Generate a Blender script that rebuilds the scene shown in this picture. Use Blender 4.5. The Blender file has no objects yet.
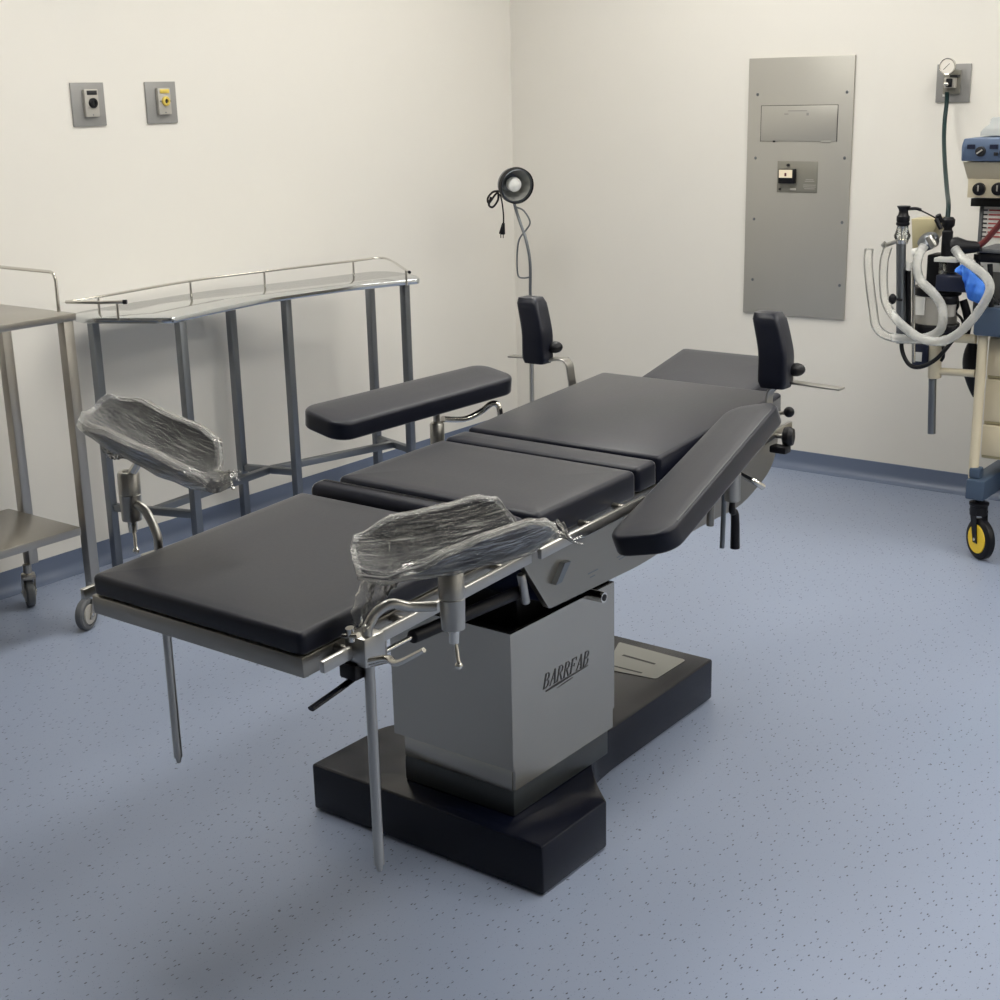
import bpy, bmesh, math, random
from mathutils import Vector, Matrix, Euler
random.seed(7)
SC = bpy.context.scene
COL = SC.collection
R = math.radians
V = Vector

# ---------------------------------------------------------------- materials
def nodes_of(m):
    nt = m.node_tree
    return nt, nt.nodes, nt.links
def mat(name, col, rough=.5, metal=0., spec=.5, **kw):
    m = bpy.data.materials.new(name); m.use_nodes = True
    b = m.node_tree.nodes['Principled BSDF']
    b.inputs['Base Color'].default_value = (*col, 1)
    b.inputs['Roughness'].default_value = rough
    b.inputs['Metallic'].default_value = metal
    b.inputs['Specular IOR Level'].default_value = spec
    for k, v in kw.items():
        b.inputs[k.replace('_', ' ')].default_value = v
    return m
def add_noise_bump(m, scale=(40, 40, 40), strength=.1, dist=.002, detail=3, rough_var=0, col_var=0):
    nt, N, L = nodes_of(m); b = N['Principled BSDF']
    tc = N.new('ShaderNodeTexCoord'); mp = N.new('ShaderNodeMapping'); mp.inputs['Scale'].default_value = scale
    nz = N.new('ShaderNodeTexNoise'); nz.inputs['Scale'].default_value = 1; nz.inputs['Detail'].default_value = detail
    L.new(tc.outputs['Object'], mp.inputs['Vector']); L.new(mp.outputs['Vector'], nz.inputs['Vector'])
    if strength:
        bp = N.new('ShaderNodeBump'); bp.inputs['Strength'].default_value = strength; bp.inputs['Distance'].default_value = dist
        L.new(nz.outputs['Fac'], bp.inputs['Height']); L.new(bp.outputs['Normal'], b.inputs['Normal'])
    if rough_var:
        mr = N.new('ShaderNodeMapRange'); r0 = b.inputs['Roughness'].default_value
        mr.inputs['To Min'].default_value = r0 - rough_var; mr.inputs['To Max'].default_value = r0 + rough_var
        L.new(nz.outputs['Fac'], mr.inputs['Value']); L.new(mr.outputs['Result'], b.inputs['Roughness'])
    if col_var:
        mx = N.new('ShaderNodeMixRGB'); c = b.inputs['Base Color'].default_value[:]
        mx.inputs['Color1'].default_value = tuple(x*(1-col_var) for x in c[:3]) + (1,)
        mx.inputs['Color2'].default_value = tuple(min(1, x*(1+col_var)) for x in c[:3]) + (1,)
        L.new(nz.outputs['Fac'], mx.inputs['Fac']); L.new(mx.outputs['Color'], b.inputs['Base Color'])
    return m
M = {}
M['wall'] = add_noise_bump(mat('painted_wall', (.70, .675, .622), .55, spec=.3), (9, 9, 9), .08, .004, 4, col_var=.012)
M['ceiling'] = mat('painted_ceiling', (.78, .76, .72), .8)
M['cove'] = add_noise_bump(mat('vinyl_cove', (.125, .155, .225), .42, spec=.4), (6, 6, 6), 0, 0, 2, col_var=.05)
M['steel'] = add_noise_bump(mat('brushed_steel', (.30, .285, .255), .34, 1.), (6, 6, 260), .03, .0006, 2, rough_var=.05)
M['steel_top'] = add_noise_bump(mat('polished_steel_sheet', (.62, .645, .66), .10, 1.), (4, 4, 4), .07, .010, 1)
M['steel_leg'] = add_noise_bump(mat('brushed_steel_tube', (.20, .215, .235), .38, 1.), (60, 60, 3), .02, .0006, 2)
M['cart_steel'] = add_noise_bump(mat('satin_cart_steel', (.42, .40, .365), .30, 1.), (5, 60, 5), .03, .0006, 2)
M['col_steel'] = add_noise_bump(mat('satin_column_steel', (.42, .40, .355), .27, 1.), (120, 120, 3), .02, .0005, 2)
M['chrome'] = mat('chrome', (.66, .64, .59), .14, 1.)
M['satin'] = mat('satin_aluminium', (.42, .41, .385), .30, 1.)
M['vinyl'] = add_noise_bump(mat('black_vinyl', (.0022, .0035, .011), .42, spec=.33, Sheen_Weight=.45, Sheen_Roughness=.30), (160, 160, 160), .05, .0008, 3, rough_var=.03)
M['base_black'] = mat('gloss_black_cover', (.002, .003, .009), .22, spec=.30)
M['skirt'] = mat('dark_grey_bellows', (.022, .026, .028), .35, spec=.5)
M['black'] = mat('black_plastic', (.004, .004, .006), .45, spec=.28)
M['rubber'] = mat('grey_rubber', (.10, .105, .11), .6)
M['grey_plate'] = add_noise_bump(mat('grey_enamel', (.27, .265, .255), .45, .15), (30, 30, 30), 0, 0, 2, col_var=.05)
M['panel'] = add_noise_bump(mat('panel_enamel', (.40, .385, .345), .40, .35), (4, 4, 1.3), .03, .004, 3, col_var=.06)
M['panel_inset'] = mat('panel_inset_enamel', (.235, .225, .19), .4, .3)
M['outlet_grey'] = mat('outlet_grey', (.42, .40, .36), .45, .2)
M['yellow'] = mat('yellow_brass', (.66, .50, .10), .4, .2)
M['yellow_wheel'] = mat('yellow_wheel_disc', (.85, .58, .03), .45)
M['cream'] = mat('cream_enamel', (.62, .55, .40), .42)
M['cream_dark'] = mat('beige_enamel', (.42, .37, .22), .45)
M['blue'] = mat('slate_blue_enamel', (.050, .078, .125), .42)
M['monitor_blue'] = mat('monitor_blue', (.085, .125, .205), .45)
M['white'] = mat('white_plastic', (.75, .74, .70), .4)
M['dial'] = mat('dial_face', (.72, .68, .62), .4)
M['meter'] = mat('meter_face', (.85, .74, .55), .4)
M['red'] = mat('red_scale', (.42, .08, .08), .5)
M['dark_red'] = mat('dark_red_tube', (.10, .012, .012), .4)
M['green'] = mat('green_hose', (.001, .016, .017), .4, spec=.3)
M['cloth'] = add_noise_bump(mat('blue_fabric', (.045, .20, .72), .65, Subsurface_Weight=0.), (50, 50, 50), .15, .002)
M['navy'] = mat('navy_plastic', (.010, .014, .035), .35)
M['bulb'] = mat('frosted_bulb', (.72, .72, .68), .35)
M['reflector'] = mat('dull_reflector', (.60, .60, .58), .45, 1.)
M['sticker'] = mat('pale_foil_sticker', (.24, .24, .22), .42, .1)
M['ink'] = mat('black_ink', (.012, .012, .014), .5)
M['cuff'] = mat('dark_cuff', (.016, .018, .03), .4, spec=.5)

def glassy(name, tint, fac, rough, wrinkle=None, white=.8, streak=None):
    """thin clear film: mostly see-through, glossy, milky streaks painted as highlights along its creases"""
    m = bpy.data.materials.new(name); m.use_nodes = True
    nt, N, L = nodes_of(m); N.clear()
    out = N.new('ShaderNodeOutputMaterial')
    tr = N.new('ShaderNodeBsdfTransparent'); tr.inputs['Color'].default_value = (*tint, 1)
    gl = N.new('ShaderNodeBsdfGlossy'); gl.inputs['Color'].default_value = (.95, .95, .93, 1); gl.inputs['Roughness'].default_value = rough
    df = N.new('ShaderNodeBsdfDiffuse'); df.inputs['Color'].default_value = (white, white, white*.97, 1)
    fr = N.new('ShaderNodeFresnel'); fr.inputs['IOR'].default_value = 1.45
    m1 = N.new('ShaderNodeMixShader'); m2 = N.new('ShaderNodeMixShader')
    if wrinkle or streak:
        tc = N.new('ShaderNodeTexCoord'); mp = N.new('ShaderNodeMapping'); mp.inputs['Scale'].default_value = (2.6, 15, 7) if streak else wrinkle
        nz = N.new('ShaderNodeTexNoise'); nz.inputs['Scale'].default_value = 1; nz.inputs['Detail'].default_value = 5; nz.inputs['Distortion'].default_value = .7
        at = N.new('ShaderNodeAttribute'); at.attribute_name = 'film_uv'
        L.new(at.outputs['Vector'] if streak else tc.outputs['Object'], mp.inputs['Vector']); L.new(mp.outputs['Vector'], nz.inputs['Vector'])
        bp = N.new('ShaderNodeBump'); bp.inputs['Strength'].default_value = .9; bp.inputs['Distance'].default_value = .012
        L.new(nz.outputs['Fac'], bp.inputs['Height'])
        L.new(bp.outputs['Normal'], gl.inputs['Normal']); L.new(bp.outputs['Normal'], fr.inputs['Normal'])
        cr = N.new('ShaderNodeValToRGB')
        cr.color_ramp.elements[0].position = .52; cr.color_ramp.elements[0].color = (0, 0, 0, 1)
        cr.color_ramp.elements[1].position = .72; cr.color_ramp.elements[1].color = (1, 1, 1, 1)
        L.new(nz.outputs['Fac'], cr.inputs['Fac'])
        mu = N.new('ShaderNodeMath'); mu.operation = 'MULTIPLY_ADD'; mu.inputs[1].default_value = fac; mu.inputs[2].default_value = fac*.05  # milky white laid along noise streaks to imitate highlights on the film
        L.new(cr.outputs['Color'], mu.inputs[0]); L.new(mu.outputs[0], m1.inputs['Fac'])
        ad = N.new('ShaderNodeMath'); ad.operation = 'MULTIPLY_ADD'; ad.inputs[1].default_value = 1.6; ad.inputs[2].default_value = .03; ad.use_clamp = True
        L.new(fr.outputs['Fac'], ad.inputs[0]); L.new(ad.outputs[0], m2.inputs['Fac'])
    else:
        m1.inputs['Fac'].default_value = fac; L.new(fr.outputs['Fac'], m2.inputs['Fac'])
    L.new(tr.outputs[0], m1.inputs[1]); L.new(df.outputs[0], m1.inputs[2])
    L.new(m1.outputs[0], m2.inputs[1]); L.new(gl.outputs[0], m2.inputs[2])
    L.new(m2.outputs[0], out.inputs['Surface'])
    return m
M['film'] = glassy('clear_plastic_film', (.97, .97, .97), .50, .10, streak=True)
M['film_edge'] = glassy('film_rim_highlight', (.98, .98, .98), .42, .1)  # milky white stands in for the bright rim of edge-on film
M['film_thin'] = glassy('clear_plastic_sheet', (.98, .98, .98), .14, .12, (14, 14, 14))
M['hose'] = glassy('milky_hose', (.95, .95, .93), .34, .3, None, .72)
M['hose_clear'] = glassy('clear_hose', (.985, .985, .975), .05, .3, None, .72)
M['glass'] = glassy('clear_glass', (.93, .95, .95), .06, .05, None)
M['canister'] = glassy('smoky_canister', (.70, .70, .68), .45, .15, None, .45)
M['pack'] = glassy('pale_blue_pack', (.80, .90, .95), .6, .25, None, .62)

def floor_material():
    m = mat('speckled_vinyl_floor', (.30, .335, .415), .40, spec=.42)
    nt, N, L = nodes_of(m); b = N['Principled BSDF']
    tc = N.new('ShaderNodeTexCoord')
    def flecks(scale, thr, keep, stretch, seed):
        mp = N.new('ShaderNodeMapping'); mp.inputs['Scale'].default_value = (scale, scale*stretch, 1); mp.inputs['Location'].default_value = (seed, seed*1.7, 0)
        mp.inputs['Rotation'].default_value = (0, 0, seed)
        v = N.new('ShaderNodeTexVoronoi'); v.voronoi_dimensions = '2D'; v.inputs['Scale'].default_value = 1
        nz = N.new('ShaderNodeTexNoise'); nz.inputs['Scale'].default_value = 2.; 
        L.new(tc.outputs['Object'], mp.inputs['Vector']); L.new(mp.outputs['Vector'], v.inputs['Vector'])
        lt = N.new('ShaderNodeMath'); lt.operation = 'LESS_THAN'; lt.inputs[1].default_value = thr
        L.new(v.outputs['Distance'], lt.inputs[0])
        sp = N.new('ShaderNodeSeparateColor'); L.new(v.outputs['Color'], sp.inputs[0])
        gt = N.new('ShaderNodeMath'); gt.operation = 'LESS_THAN'; gt.inputs[1].default_value = keep
        L.new(sp.outputs[0], gt.inputs[0])
        mu = N.new('ShaderNodeMath'); mu.operation = 'MULTIPLY'; L.new(lt.outputs[0], mu.inputs[0]); L.new(gt.outputs[0], mu.inputs[1])
        return mu.outputs[0]
    nz = N.new('ShaderNodeTexNoise'); nz.inputs['Scale'].default_value = 1.3; nz.inputs['Detail'].default_value = 3
    L.new(tc.outputs['Object'], nz.inputs['Vector'])
    base = N.new('ShaderNodeMixRGB'); base.inputs['Color1'].default_value = (.222, .262, .352, 1); base.inputs['Color2'].default_value = (.250, .290, .384, 1)
    L.new(nz.outputs['Fac'], base.inputs['Fac'])
    prev = base.outputs['Color']
    for args, col in (((62, .078, .50, .36, .4), (.085, .095, .13, 1)), ((70, .060, .26, 3.2, 1.3), (.11, .125, .165, 1)), ((46, .070, .34, .5, 2.2), (.05, .055, .075, 1)), ((60, .062, .24, 1.9, 3.1), (.11, .125, .165, 1))):
        f = flecks(*args); mx = N.new('ShaderNodeMixRGB'); mx.inputs['Color2'].default_value = col
        L.new(prev, mx.inputs['Color1']); L.new(f, mx.inputs['Fac']); prev = mx.outputs['Color']
    L.new(prev, b.inputs['Base Color'])
    return m
M['floor'] = floor_material()

# ---------------------------------------------------------------- mesh helpers
def frame(d):
    d = V(d).normalized(); a = V((0, 0, 1)) if abs(d.z) < .9 else V((1, 0, 0))
    x = a.cross(d).normalized(); y = d.cross(x).normalized()
    return x, y, d
def me_corners(me):
    co = [v.co for v in me.vertices]
    return [V((f(c.x for c in co), f(c.y for c in co), f(c.z for c in co))) for f in (min, max)]
class MB:
    def __init__(s): s.bm = bmesh.new()
    def box(s, lo, hi, bev=0, mtx=None, seg=2):
        lo, hi = V(lo), V(hi); c = (lo+hi)/2; d = hi-lo
        r = bmesh.ops.create_cube(s.bm, size=1)
        vs = r['verts']; T = Matrix.Translation(c) @ Matrix.Diagonal((*d, 1)); T = (mtx @ T) if mtx else T
        bmesh.ops.transform(s.bm, matrix=T, verts=vs)
        if bev:
            es = list({e for v in vs for e in v.link_edges})
            bmesh.ops.bevel(s.bm, geom=es, offset=bev, segments=seg, profile=.5, affect='EDGES')
        return s
    def rings(s, rings, closed=True, cap0=True, cap1=True):
        vr = [[s.bm.verts.new(p) for p in r] for r in rings]
        n = len(vr[0])
        for a, b in zip(vr, vr[1:]):
            for i in range(n if closed else n-1):
                j = (i+1) % n
                try: s.bm.faces.new((a[i], a[j], b[j], b[i]))
                except ValueError: pass
        if cap0 and n > 2: s.bm.faces.new(list(reversed(vr[0])))
        if cap1 and n > 2: s.bm.faces.new(vr[-1])
        return s
    def cyl(s, p0, p1, r0, r1=None, n=20, bev=0):
        p0, p1 = V(p0), V(p1); r1 = r0 if r1 is None else r1
        x, y, d = frame(p1-p0); L = (p1-p0).length
        prof = [(0, r0), (L, r1)] if not bev else [(0, r0-bev), (bev*.3, r0-bev*.3), (bev, r0), (L-bev, r1), (L-bev*.3, r1-bev*.3), (L, r1-bev)]
        s.rings([[p0+d*t+(x*math.cos(2*math.pi*i/n)+y*math.sin(2*math.pi*i/n))*r for i in range(n)] for t, r in prof])
        return s
    def lathe(s, o, d, prof, n=28, caps=True):
        o = V(o); x, y, d = frame(d)
        s.rings([[o+d*t+(x*math.cos(2*math.pi*i/n)+y*math.sin(2*math.pi*i/n))*max(r, 1e-4) for i in range(n)] for t, r in prof], cap0=caps, cap1=caps)
        return s
    def ball(s, c, r, sc=(1, 1, 1), n=16):
        q = bmesh.ops.create_uvsphere(s.bm, u_segments=n, v_segments=n//2+2, radius=1)
        bmesh.ops.transform(s.bm, matrix=Matrix.Translation(V(c)) @ Matrix.Diagonal((r*sc[0], r*sc[1], r*sc[2], 1)), verts=q['verts'])
        return s
    def tube(s, pts, r, n=12, smooth=0, flat=1.):
        pts = [V(p) for p in pts]
        if smooth: pts = catmull(pts, smooth)
        tg = []
        for i in range(len(pts)):
            a = pts[max(0, i-1)]; b = pts[min(len(pts)-1, i+1)]; tg.append((b-a).normalized())
        x, y, _ = frame(tg[0]); rg = []
        for i, p in enumerate(pts):
            if i:
                x = (x - tg[i]*x.dot(tg[i])).normalized(); y = tg[i].cross(x).normalized()
            rr = r(i/(len(pts)-1)) if callable(r) else r
            rg.append([p+(x*math.cos(2*math.pi*k/n)+y*math.sin(2*math.pi*k/n)*flat)*rr for k in range(n)])
        return s.rings(rg)
    def ribbon(s, pts, w, t, k=0, wd=(0, 1, 0)):
        """a flat bar bent along pts, w wide along wd"""
        pts = [V(p) for p in pts]
        if k: pts = catmull(pts, k)
        wd = V(wd); rg = []
        for i, p in enumerate(pts):
            d = (pts[min(len(pts)-1, i+1)]-pts[max(0, i-1)]).normalized(); n = d.cross(wd).normalized(); x = wd.normalized()
            rg.append([p+x*a*w/2+n*b*t/2 for a, b in ((-1, -.6), (-.94, -1), (.94, -1), (1, -.6), (1, .6), (.94, 1), (-.94, 1), (-1, .6))])
        return s.rings(rg)
    def prism(s, poly, a, b, axis='x', bev=0):
        """poly: 2-D points; extruded along an axis from a to b"""
        f = {'x': lambda u, v, w: (w, u, v), 'y': lambda u, v, w: (u, w, v), 'z': lambda u, v, w: (u, v, w)}[axis]
        if bev:
            c = len(poly); rg = []
            for w, ins in ((a, bev), (a+bev*.35*(1 if b > a else -1), bev*.3), (a+bev*(1 if b > a else -1), 0), (b-bev*(1 if b > a else -1), 0), (b-bev*.35*(1 if b > a else -1), bev*.3), (b, bev)):
                rg.append([f(u, v, w) for u, v in inset(poly, ins)])
            return s.rings(rg)
        return s.rings([[f(u, v, a) for u, v in poly], [f(u, v, b) for u, v in poly]])
    def build(s, name, m, parent=None, angle=38, mods=None):
        bmesh.ops.recalc_face_normals(s.bm, faces=s.bm.faces[:])
        me = bpy.data.meshes.new(name); s.bm.to_mesh(me); s.bm.free()
        for p in me.polygons: p.use_smooth = True
        try: me.set_sharp_from_angle(angle=R(angle))
        except Exception: pass
        me.materials.append(M[m] if isinstance(m, str) else m)
        c = sum((V(v) for v in me_corners(me)), V())/2
        me.transform(Matrix.Translation(-c))
        o = bpy.data.objects.new(name, me); COL.objects.link(o); o.location = c
        WORLD[o.name] = Matrix.Translation(c)
        if parent: attach(o, parent)
        return o
def catmull(p, k):
    out = []; P = [p[0]*2-p[1]] + p + [p[-1]*2-p[-2]]
    for i in range(1, len(P)-2):
        for j in range(k):
            t = j/k; a, b, c, d = P[i-1:i+3]
            out.append(.5*((2*b)+(c-a)*t+(2*a-5*b+4*c-d)*t*t+(3*b-a-3*c+d)*t**3))
    return out + [p[-1]]
def inset(poly, d):
    if not d: return list(poly)
    n = len(poly); ar = sum(poly[i][0]*poly[(i+1) % n][1]-poly[(i+1) % n][0]*poly[i][1] for i in range(n)); sg = 1 if ar > 0 else -1
    out = []
    for i in range(n):
        a, b, c = V(poly[i-1]), V(poly[i]), V(poly[(i+1) % n])
        e1 = (b-a).normalized(); e2 = (c-b).normalized()
        n1 = V((-e1.y, e1.x))*sg; n2 = V((-e2.y, e2.x))*sg
        k = (n1+n2); den = max(.35, 1+n1.dot(n2)); q = b + k*(d/den); out.append((q.x, q.y))
    return out
def rrect(w, h, r, k=6):
    pts = []
    for cx, cy, a0 in ((w/2-r, h/2-r, 0), (-w/2+r, h/2-r, 90), (-w/2+r, -h/2+r, 180), (w/2-r, -h/2+r, 270)):
        for i in range(k+1):
            a = R(a0+90*i/k); pts.append((cx+r*math.cos(a), cy+r*math.sin(a)))
    return pts
def roundpoly(poly, r, k=5):
    """round the corners of a 2-D polygon; r may be a list"""
    n = len(poly); out = []
    for i in range(n):
        rr = r[i] if isinstance(r, (list, tuple)) else r
        a, b, c = V(poly[i-1]), V(poly[i]), V(poly[(i+1) % n])
        if rr <= 0: out.append(tuple(b)); continue
        p0 = b+(a-b).normalized()*min(rr, (a-b).length*.49); p1 = b+(c-b).normalized()*min(rr, (c-b).length*.49)
        for j in range(k+1):
            t = j/k; q = p0*(1-t)**2+b*2*t*(1-t)+p1*t*t; out.append((q.x, q.y))
    return out
def pad_rings(w, l, t, rc, re, crown=.002, top_re=None, k=6):
    """upholstered slab: rounded outline, rounded edges, slightly crowned top; origin at the centre of its top"""
    re2 = top_re or re
    prof = []
    for i in range(4): a = R(90*i/3); prof.append((re*(1-math.sin(a)), -t+re*(1-math.cos(a))))
    for i in range(5): a = R(90*i/4); prof.append((re2*(1-math.cos(a)), -re2+re2*math.sin(a)-crown))
    q = min(w, l)/2-re2; prof += [(re2+min(.02, q*.3), -crown*.4), (re2+min(.10, q*.75), 0)]
    rg = []
    for ins, z in prof:
        rg.append([V((x, y, z)) for x, y in rrect(w-2*ins, l-2*ins, max(.004, rc-ins*.8), k)])
    return rg
def pad(w, l, t, rc, re, mtx, crown=.002, top_re=None):
    m = MB(); m.rings([[mtx @ p for p in r] for r in pad_rings(w, l, t, rc, re, crown, top_re)]); return m

# ---------------------------------------------------------------- object helpers
def attach(o, parent):
    o.parent = parent
    o.matrix_parent_inverse = WORLD[parent.name].inverted()
WORLD = {}
def tag(o, label, cat, group=None, kind=None):
    o['label'] = label; o['category'] = cat
    if group: o['group'] = group
    if kind: o['kind'] = kind
    return o
def thing(name, loc, label, cat, group=None):
    o = bpy.data.objects.new(name, None); COL.objects.link(o); o.location = loc; o.empty_display_size = .05
    WORLD[o.name] = Matrix.Translation(V(loc))
    return tag(o, label, cat, group)
def lab(o, label): o['label'] = label; return o
def struct(o): o['kind'] = 'structure'; return o
def copy_part(o, delta, parent):
    """copy of a part (and its sub-parts) moved by delta"""
    c = o.copy(); COL.objects.link(c); c.parent = parent; c.location = o.location + V(delta)
    for ch in list(o.children):
        d = ch.copy(); COL.objects.link(d); d.parent = c
    return c

# ---------------------------------------------------------------- settings
EXPOSURE = 0.12
LAMP = 12.2
LAMPS = [(-2.6, 4.0, 'near the room corner'), (-.7, 4.0, 'on the machine side of the room'), (-2.6, 2.1, 'above the instrument table side'), (-.7, 2.1, 'beside the operating table'), (1.0, 2.1, 'above the open floor'), (1.0, 4.0, 'beyond the machine')]
TRA, TRU = V((.66, .75, .13)).normalized(), V((.10, -.08, 1))
TLA, TLU = V((.97, .04, -.24)).normalized(), V((0, -.06, 1))
KPAIRS = [((-3.735, 2.77), (-3.43, 2.865)), ((-3.75, 3.36), (-3.535, 3.42)), ((-3.63, 3.95), (-3.40, 3.885))]
CLEG = (-3.657, -3.357, 2.397)
LAMPXY = (-3.40, 4.655)
HD = (.78, -.46, -.14)
SCREWS = [(-2.6469, 5.1280, 1.4597), (-2.2803, 5.1280, 1.4627), (-2.6482, 5.1280, 1.2217), (-2.2788, 5.1280, 1.2251), (-2.6476, 5.1280, 0.9876), (-2.2775, 5.1280, 0.9872), (-2.6470, 5.1280, 0.7499), (-2.2764, 5.1280, 0.7491)]
# ---------------------------------------------------------------- camera
RT = V((0.796470, 0.604263, -0.022382)); UP = V((-0.150700, 0.234211, 0.960435)); FW = V((-0.585597, 0.761585, -0.277605))
cam = bpy.data.cameras.new('camera'); cam.sensor_width = 36; cam.lens = 36*1.4199; cam.clip_start = .02
co = bpy.data.objects.new('camera', cam); COL.objects.link(co)
mw = Matrix.Identity(4)
for i in range(3): mw[i][0], mw[i][1], mw[i][2] = RT[i], UP[i], -FW[i]
mw[2][3] = 1.5
co.matrix_world = mw
SC.camera = co
SC.view_settings.view_transform = 'Standard'; SC.view_settings.look = 'None'
SC.view_settings.gamma = 1; SC.view_settings.exposure = EXPOSURE

# ---------------------------------------------------------------- the room
XL, YB, XR, YF, ZC = -3.836, 5.138, 1.9, -5.5, 2.75
struct(MB().box((XL-.12, YF-.12, -.1), (XR+.12, YB+.12, 0)).build('floor', 'floor'))
struct(MB().box((XL-.12, YF-.12, ZC), (XR+.12, YB+.12, ZC+.1)).build('ceiling', 'ceiling'))
struct(MB().box((XL-.1, YF, 0), (XL, YB, ZC)).build('wall_left', 'wall'))
struct(MB().box((XL-.1, YB, 0), (XR+.1, YB+.1, ZC)).build('wall_back', 'wall'))
struct(MB().box((XR, YF, 0), (XR+.1, YB, ZC)).build('wall_right', 'wall'))
struct(MB().box((XL-.1, YF-.1, 0), (XR+.1, YF, ZC)).build('wall_front', 'wall'))
def cove_profile():
    p = [(0, 0), (.034, 0), (.034, .001)]
    for i in range(1, 8):
        a = R(90*i/7); p.append((.034-.031*math.sin(a), .034-.032*math.cos(a)+.0005))
    return p + [(.003, .0735), (0, .0745)]
cp = cove_profile()
m = MB(); m.rings([[(XL+u, y, z) for u, z in cp] for y in (YF, YB)]); struct(m.build('baseboard_left', 'cove', angle=60))
m = MB(); m.rings([[(x, YB-u, z) for u, z in cp] for x in (XL, XR)]); struct(m.build('baseboard_back', 'cove', angle=60))
m = MB(); m.rings([[(XR-u, y, z) for u, z in cp] for y in (YF, YB)]); struct(m.build('baseboard_right', 'cove', angle=60))

# ceiling troffers: the room's own lamps
em = bpy.data.materials.new('lit_diffuser'); em.use_nodes = True
nt, N, L = nodes_of(em); N.clear()
e = N.new('ShaderNodeEmission'); e.inputs['Color'].default_value = (1, .975, .915, 1); e.inputs['Strength'].default_value = LAMP
L.new(e.outputs[0], N.new('ShaderNodeOutputMaterial').inputs['Surface'])
M['lit'] = em
for i, (lx, ly, where) in enumerate(LAMPS):
    t = thing('ceiling_light', (lx, ly, ZC), 'recessed white ceiling light panel ' + where, 'light', 'ceiling lights')
    m = MB()
    for a, b in (((-.32, -.62), (.32, -.6)), ((-.32, .6), (.32, .62)), ((-.32, -.6), (-.3, .6)), ((.3, -.6), (.32, .6))):
        m.box((lx+a[0], ly+a[1], ZC-.03), (lx+b[0], ly+b[1], ZC-.0005))
    m.build('frame', 'white', t)
    MB().box((lx-.3, ly-.6, ZC-.02), (lx+.3, ly+.6, ZC-.012)).build('diffuser', 'lit', t)

# ---------------------------------------------------------------- operating table
XA, XB = -1.985, -1.475; XM = (XA+XB)/2; WD = XB-XA
T = thing('operating_table', (XM, 2.4, 0), 'black padded operating table on a steel column with a black base', 'operating table')
# base: broad foot at the near end, narrower tail behind
XF0, XF1 = -2.035, -1.423
poly = [(XF0, 1.957), (XF1, 1.957), (XF1, 2.182), (-1.474, 2.228), (-1.54, 2.30), (-1.588, 2.385), (-1.598, 2.47), (-1.607, 2.956), (-1.93, 2.956), (-1.93, 2.40), (-1.965, 2.30), (-2.015, 2.222), (XF0, 2.182)]
poly = roundpoly(poly, [.006, .006, .004, .03, .03, .03, .03, .01, .01, .03, .03, .03, .02], 4)
base = MB().prism(poly, .004, .110, 'z', .005).build('base', 'base_black', T, 30)
st = MB().prism(roundpoly([(-1.8637, 2.9182, 0.1107)[:2], (-1.6592, 2.9102, 0.1107)[:2], (-1.6593, 2.7653, 0.1107)[:2], (-1.7959, 2.7477, 0.1107)[:2]], .01), .1105, .1112, 'z')
st = st.build('instruction_sticker', 'sticker', base); lab(st, 'pale instruction sticker')
for a, b, w in (((-1.8067, 2.8478, 0.1115), (-1.7091, 2.8428, 0.1115), .004), ((-1.8103, 2.7743, 0.1115), (-1.7059, 2.7761, 0.1115), .003)):
    a, b = V(a), V(b); d = (b-a).normalized(); n = V((-d.y, d.x, 0))*w; m = MB()
    m.rings([[a-n, b-n, b+n, a+n], [p+V((0, 0, .0004)) for p in (a-n, b-n, b+n, a+n)]]); m.build('printed_line', 'ink', st)
# column: outer cover, inner cover, bellows
CX0, CX1, CY0, CY1 = -1.842, -1.532, 2.015, 2.38
th = .006; sk = MB(); sk.box((CX0+.022, CY0+.004, .1105), (CX1-.003, CY1-.02, .166), .003); sk.build('plinth', 'skirt', T)
MB().box((CX0+.024, CY0+.003, .166), (CX1-th-.0005, CY1-.012, .2123), .002).build('inner_cover', 'col_steel', T)
m = MB()
th = .006; z0, z1 = .2125, .5005
for lo, hi in (((CX0, CY0, z0), (CX1, CY0+th, z1)), ((CX0, CY1-th, z0), (CX1, CY1, z1)), ((CX0, CY0+th, z0), (CX0+th, CY1-th, z1)), ((CX1-th, CY0+th, .1685), (CX1, CY1-th, z1))):
    m.box(lo, hi)
m.box((CX0+th, CY0+th, z0+.002), (CX1-th, CY1-th, z0+.006))
column = m.build('column', 'col_steel', T)
MB().box((CX0+.03, CY0+.03, .225), (CX1-.03, CY1-.03, .47), .01).build('lift_housing', 'black', T)
MB().box((CX0+.07, CY0+.09, .47), (CX1-.05, CY1-.05, .60), .01).build('lift_head', 'black', T)
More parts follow.
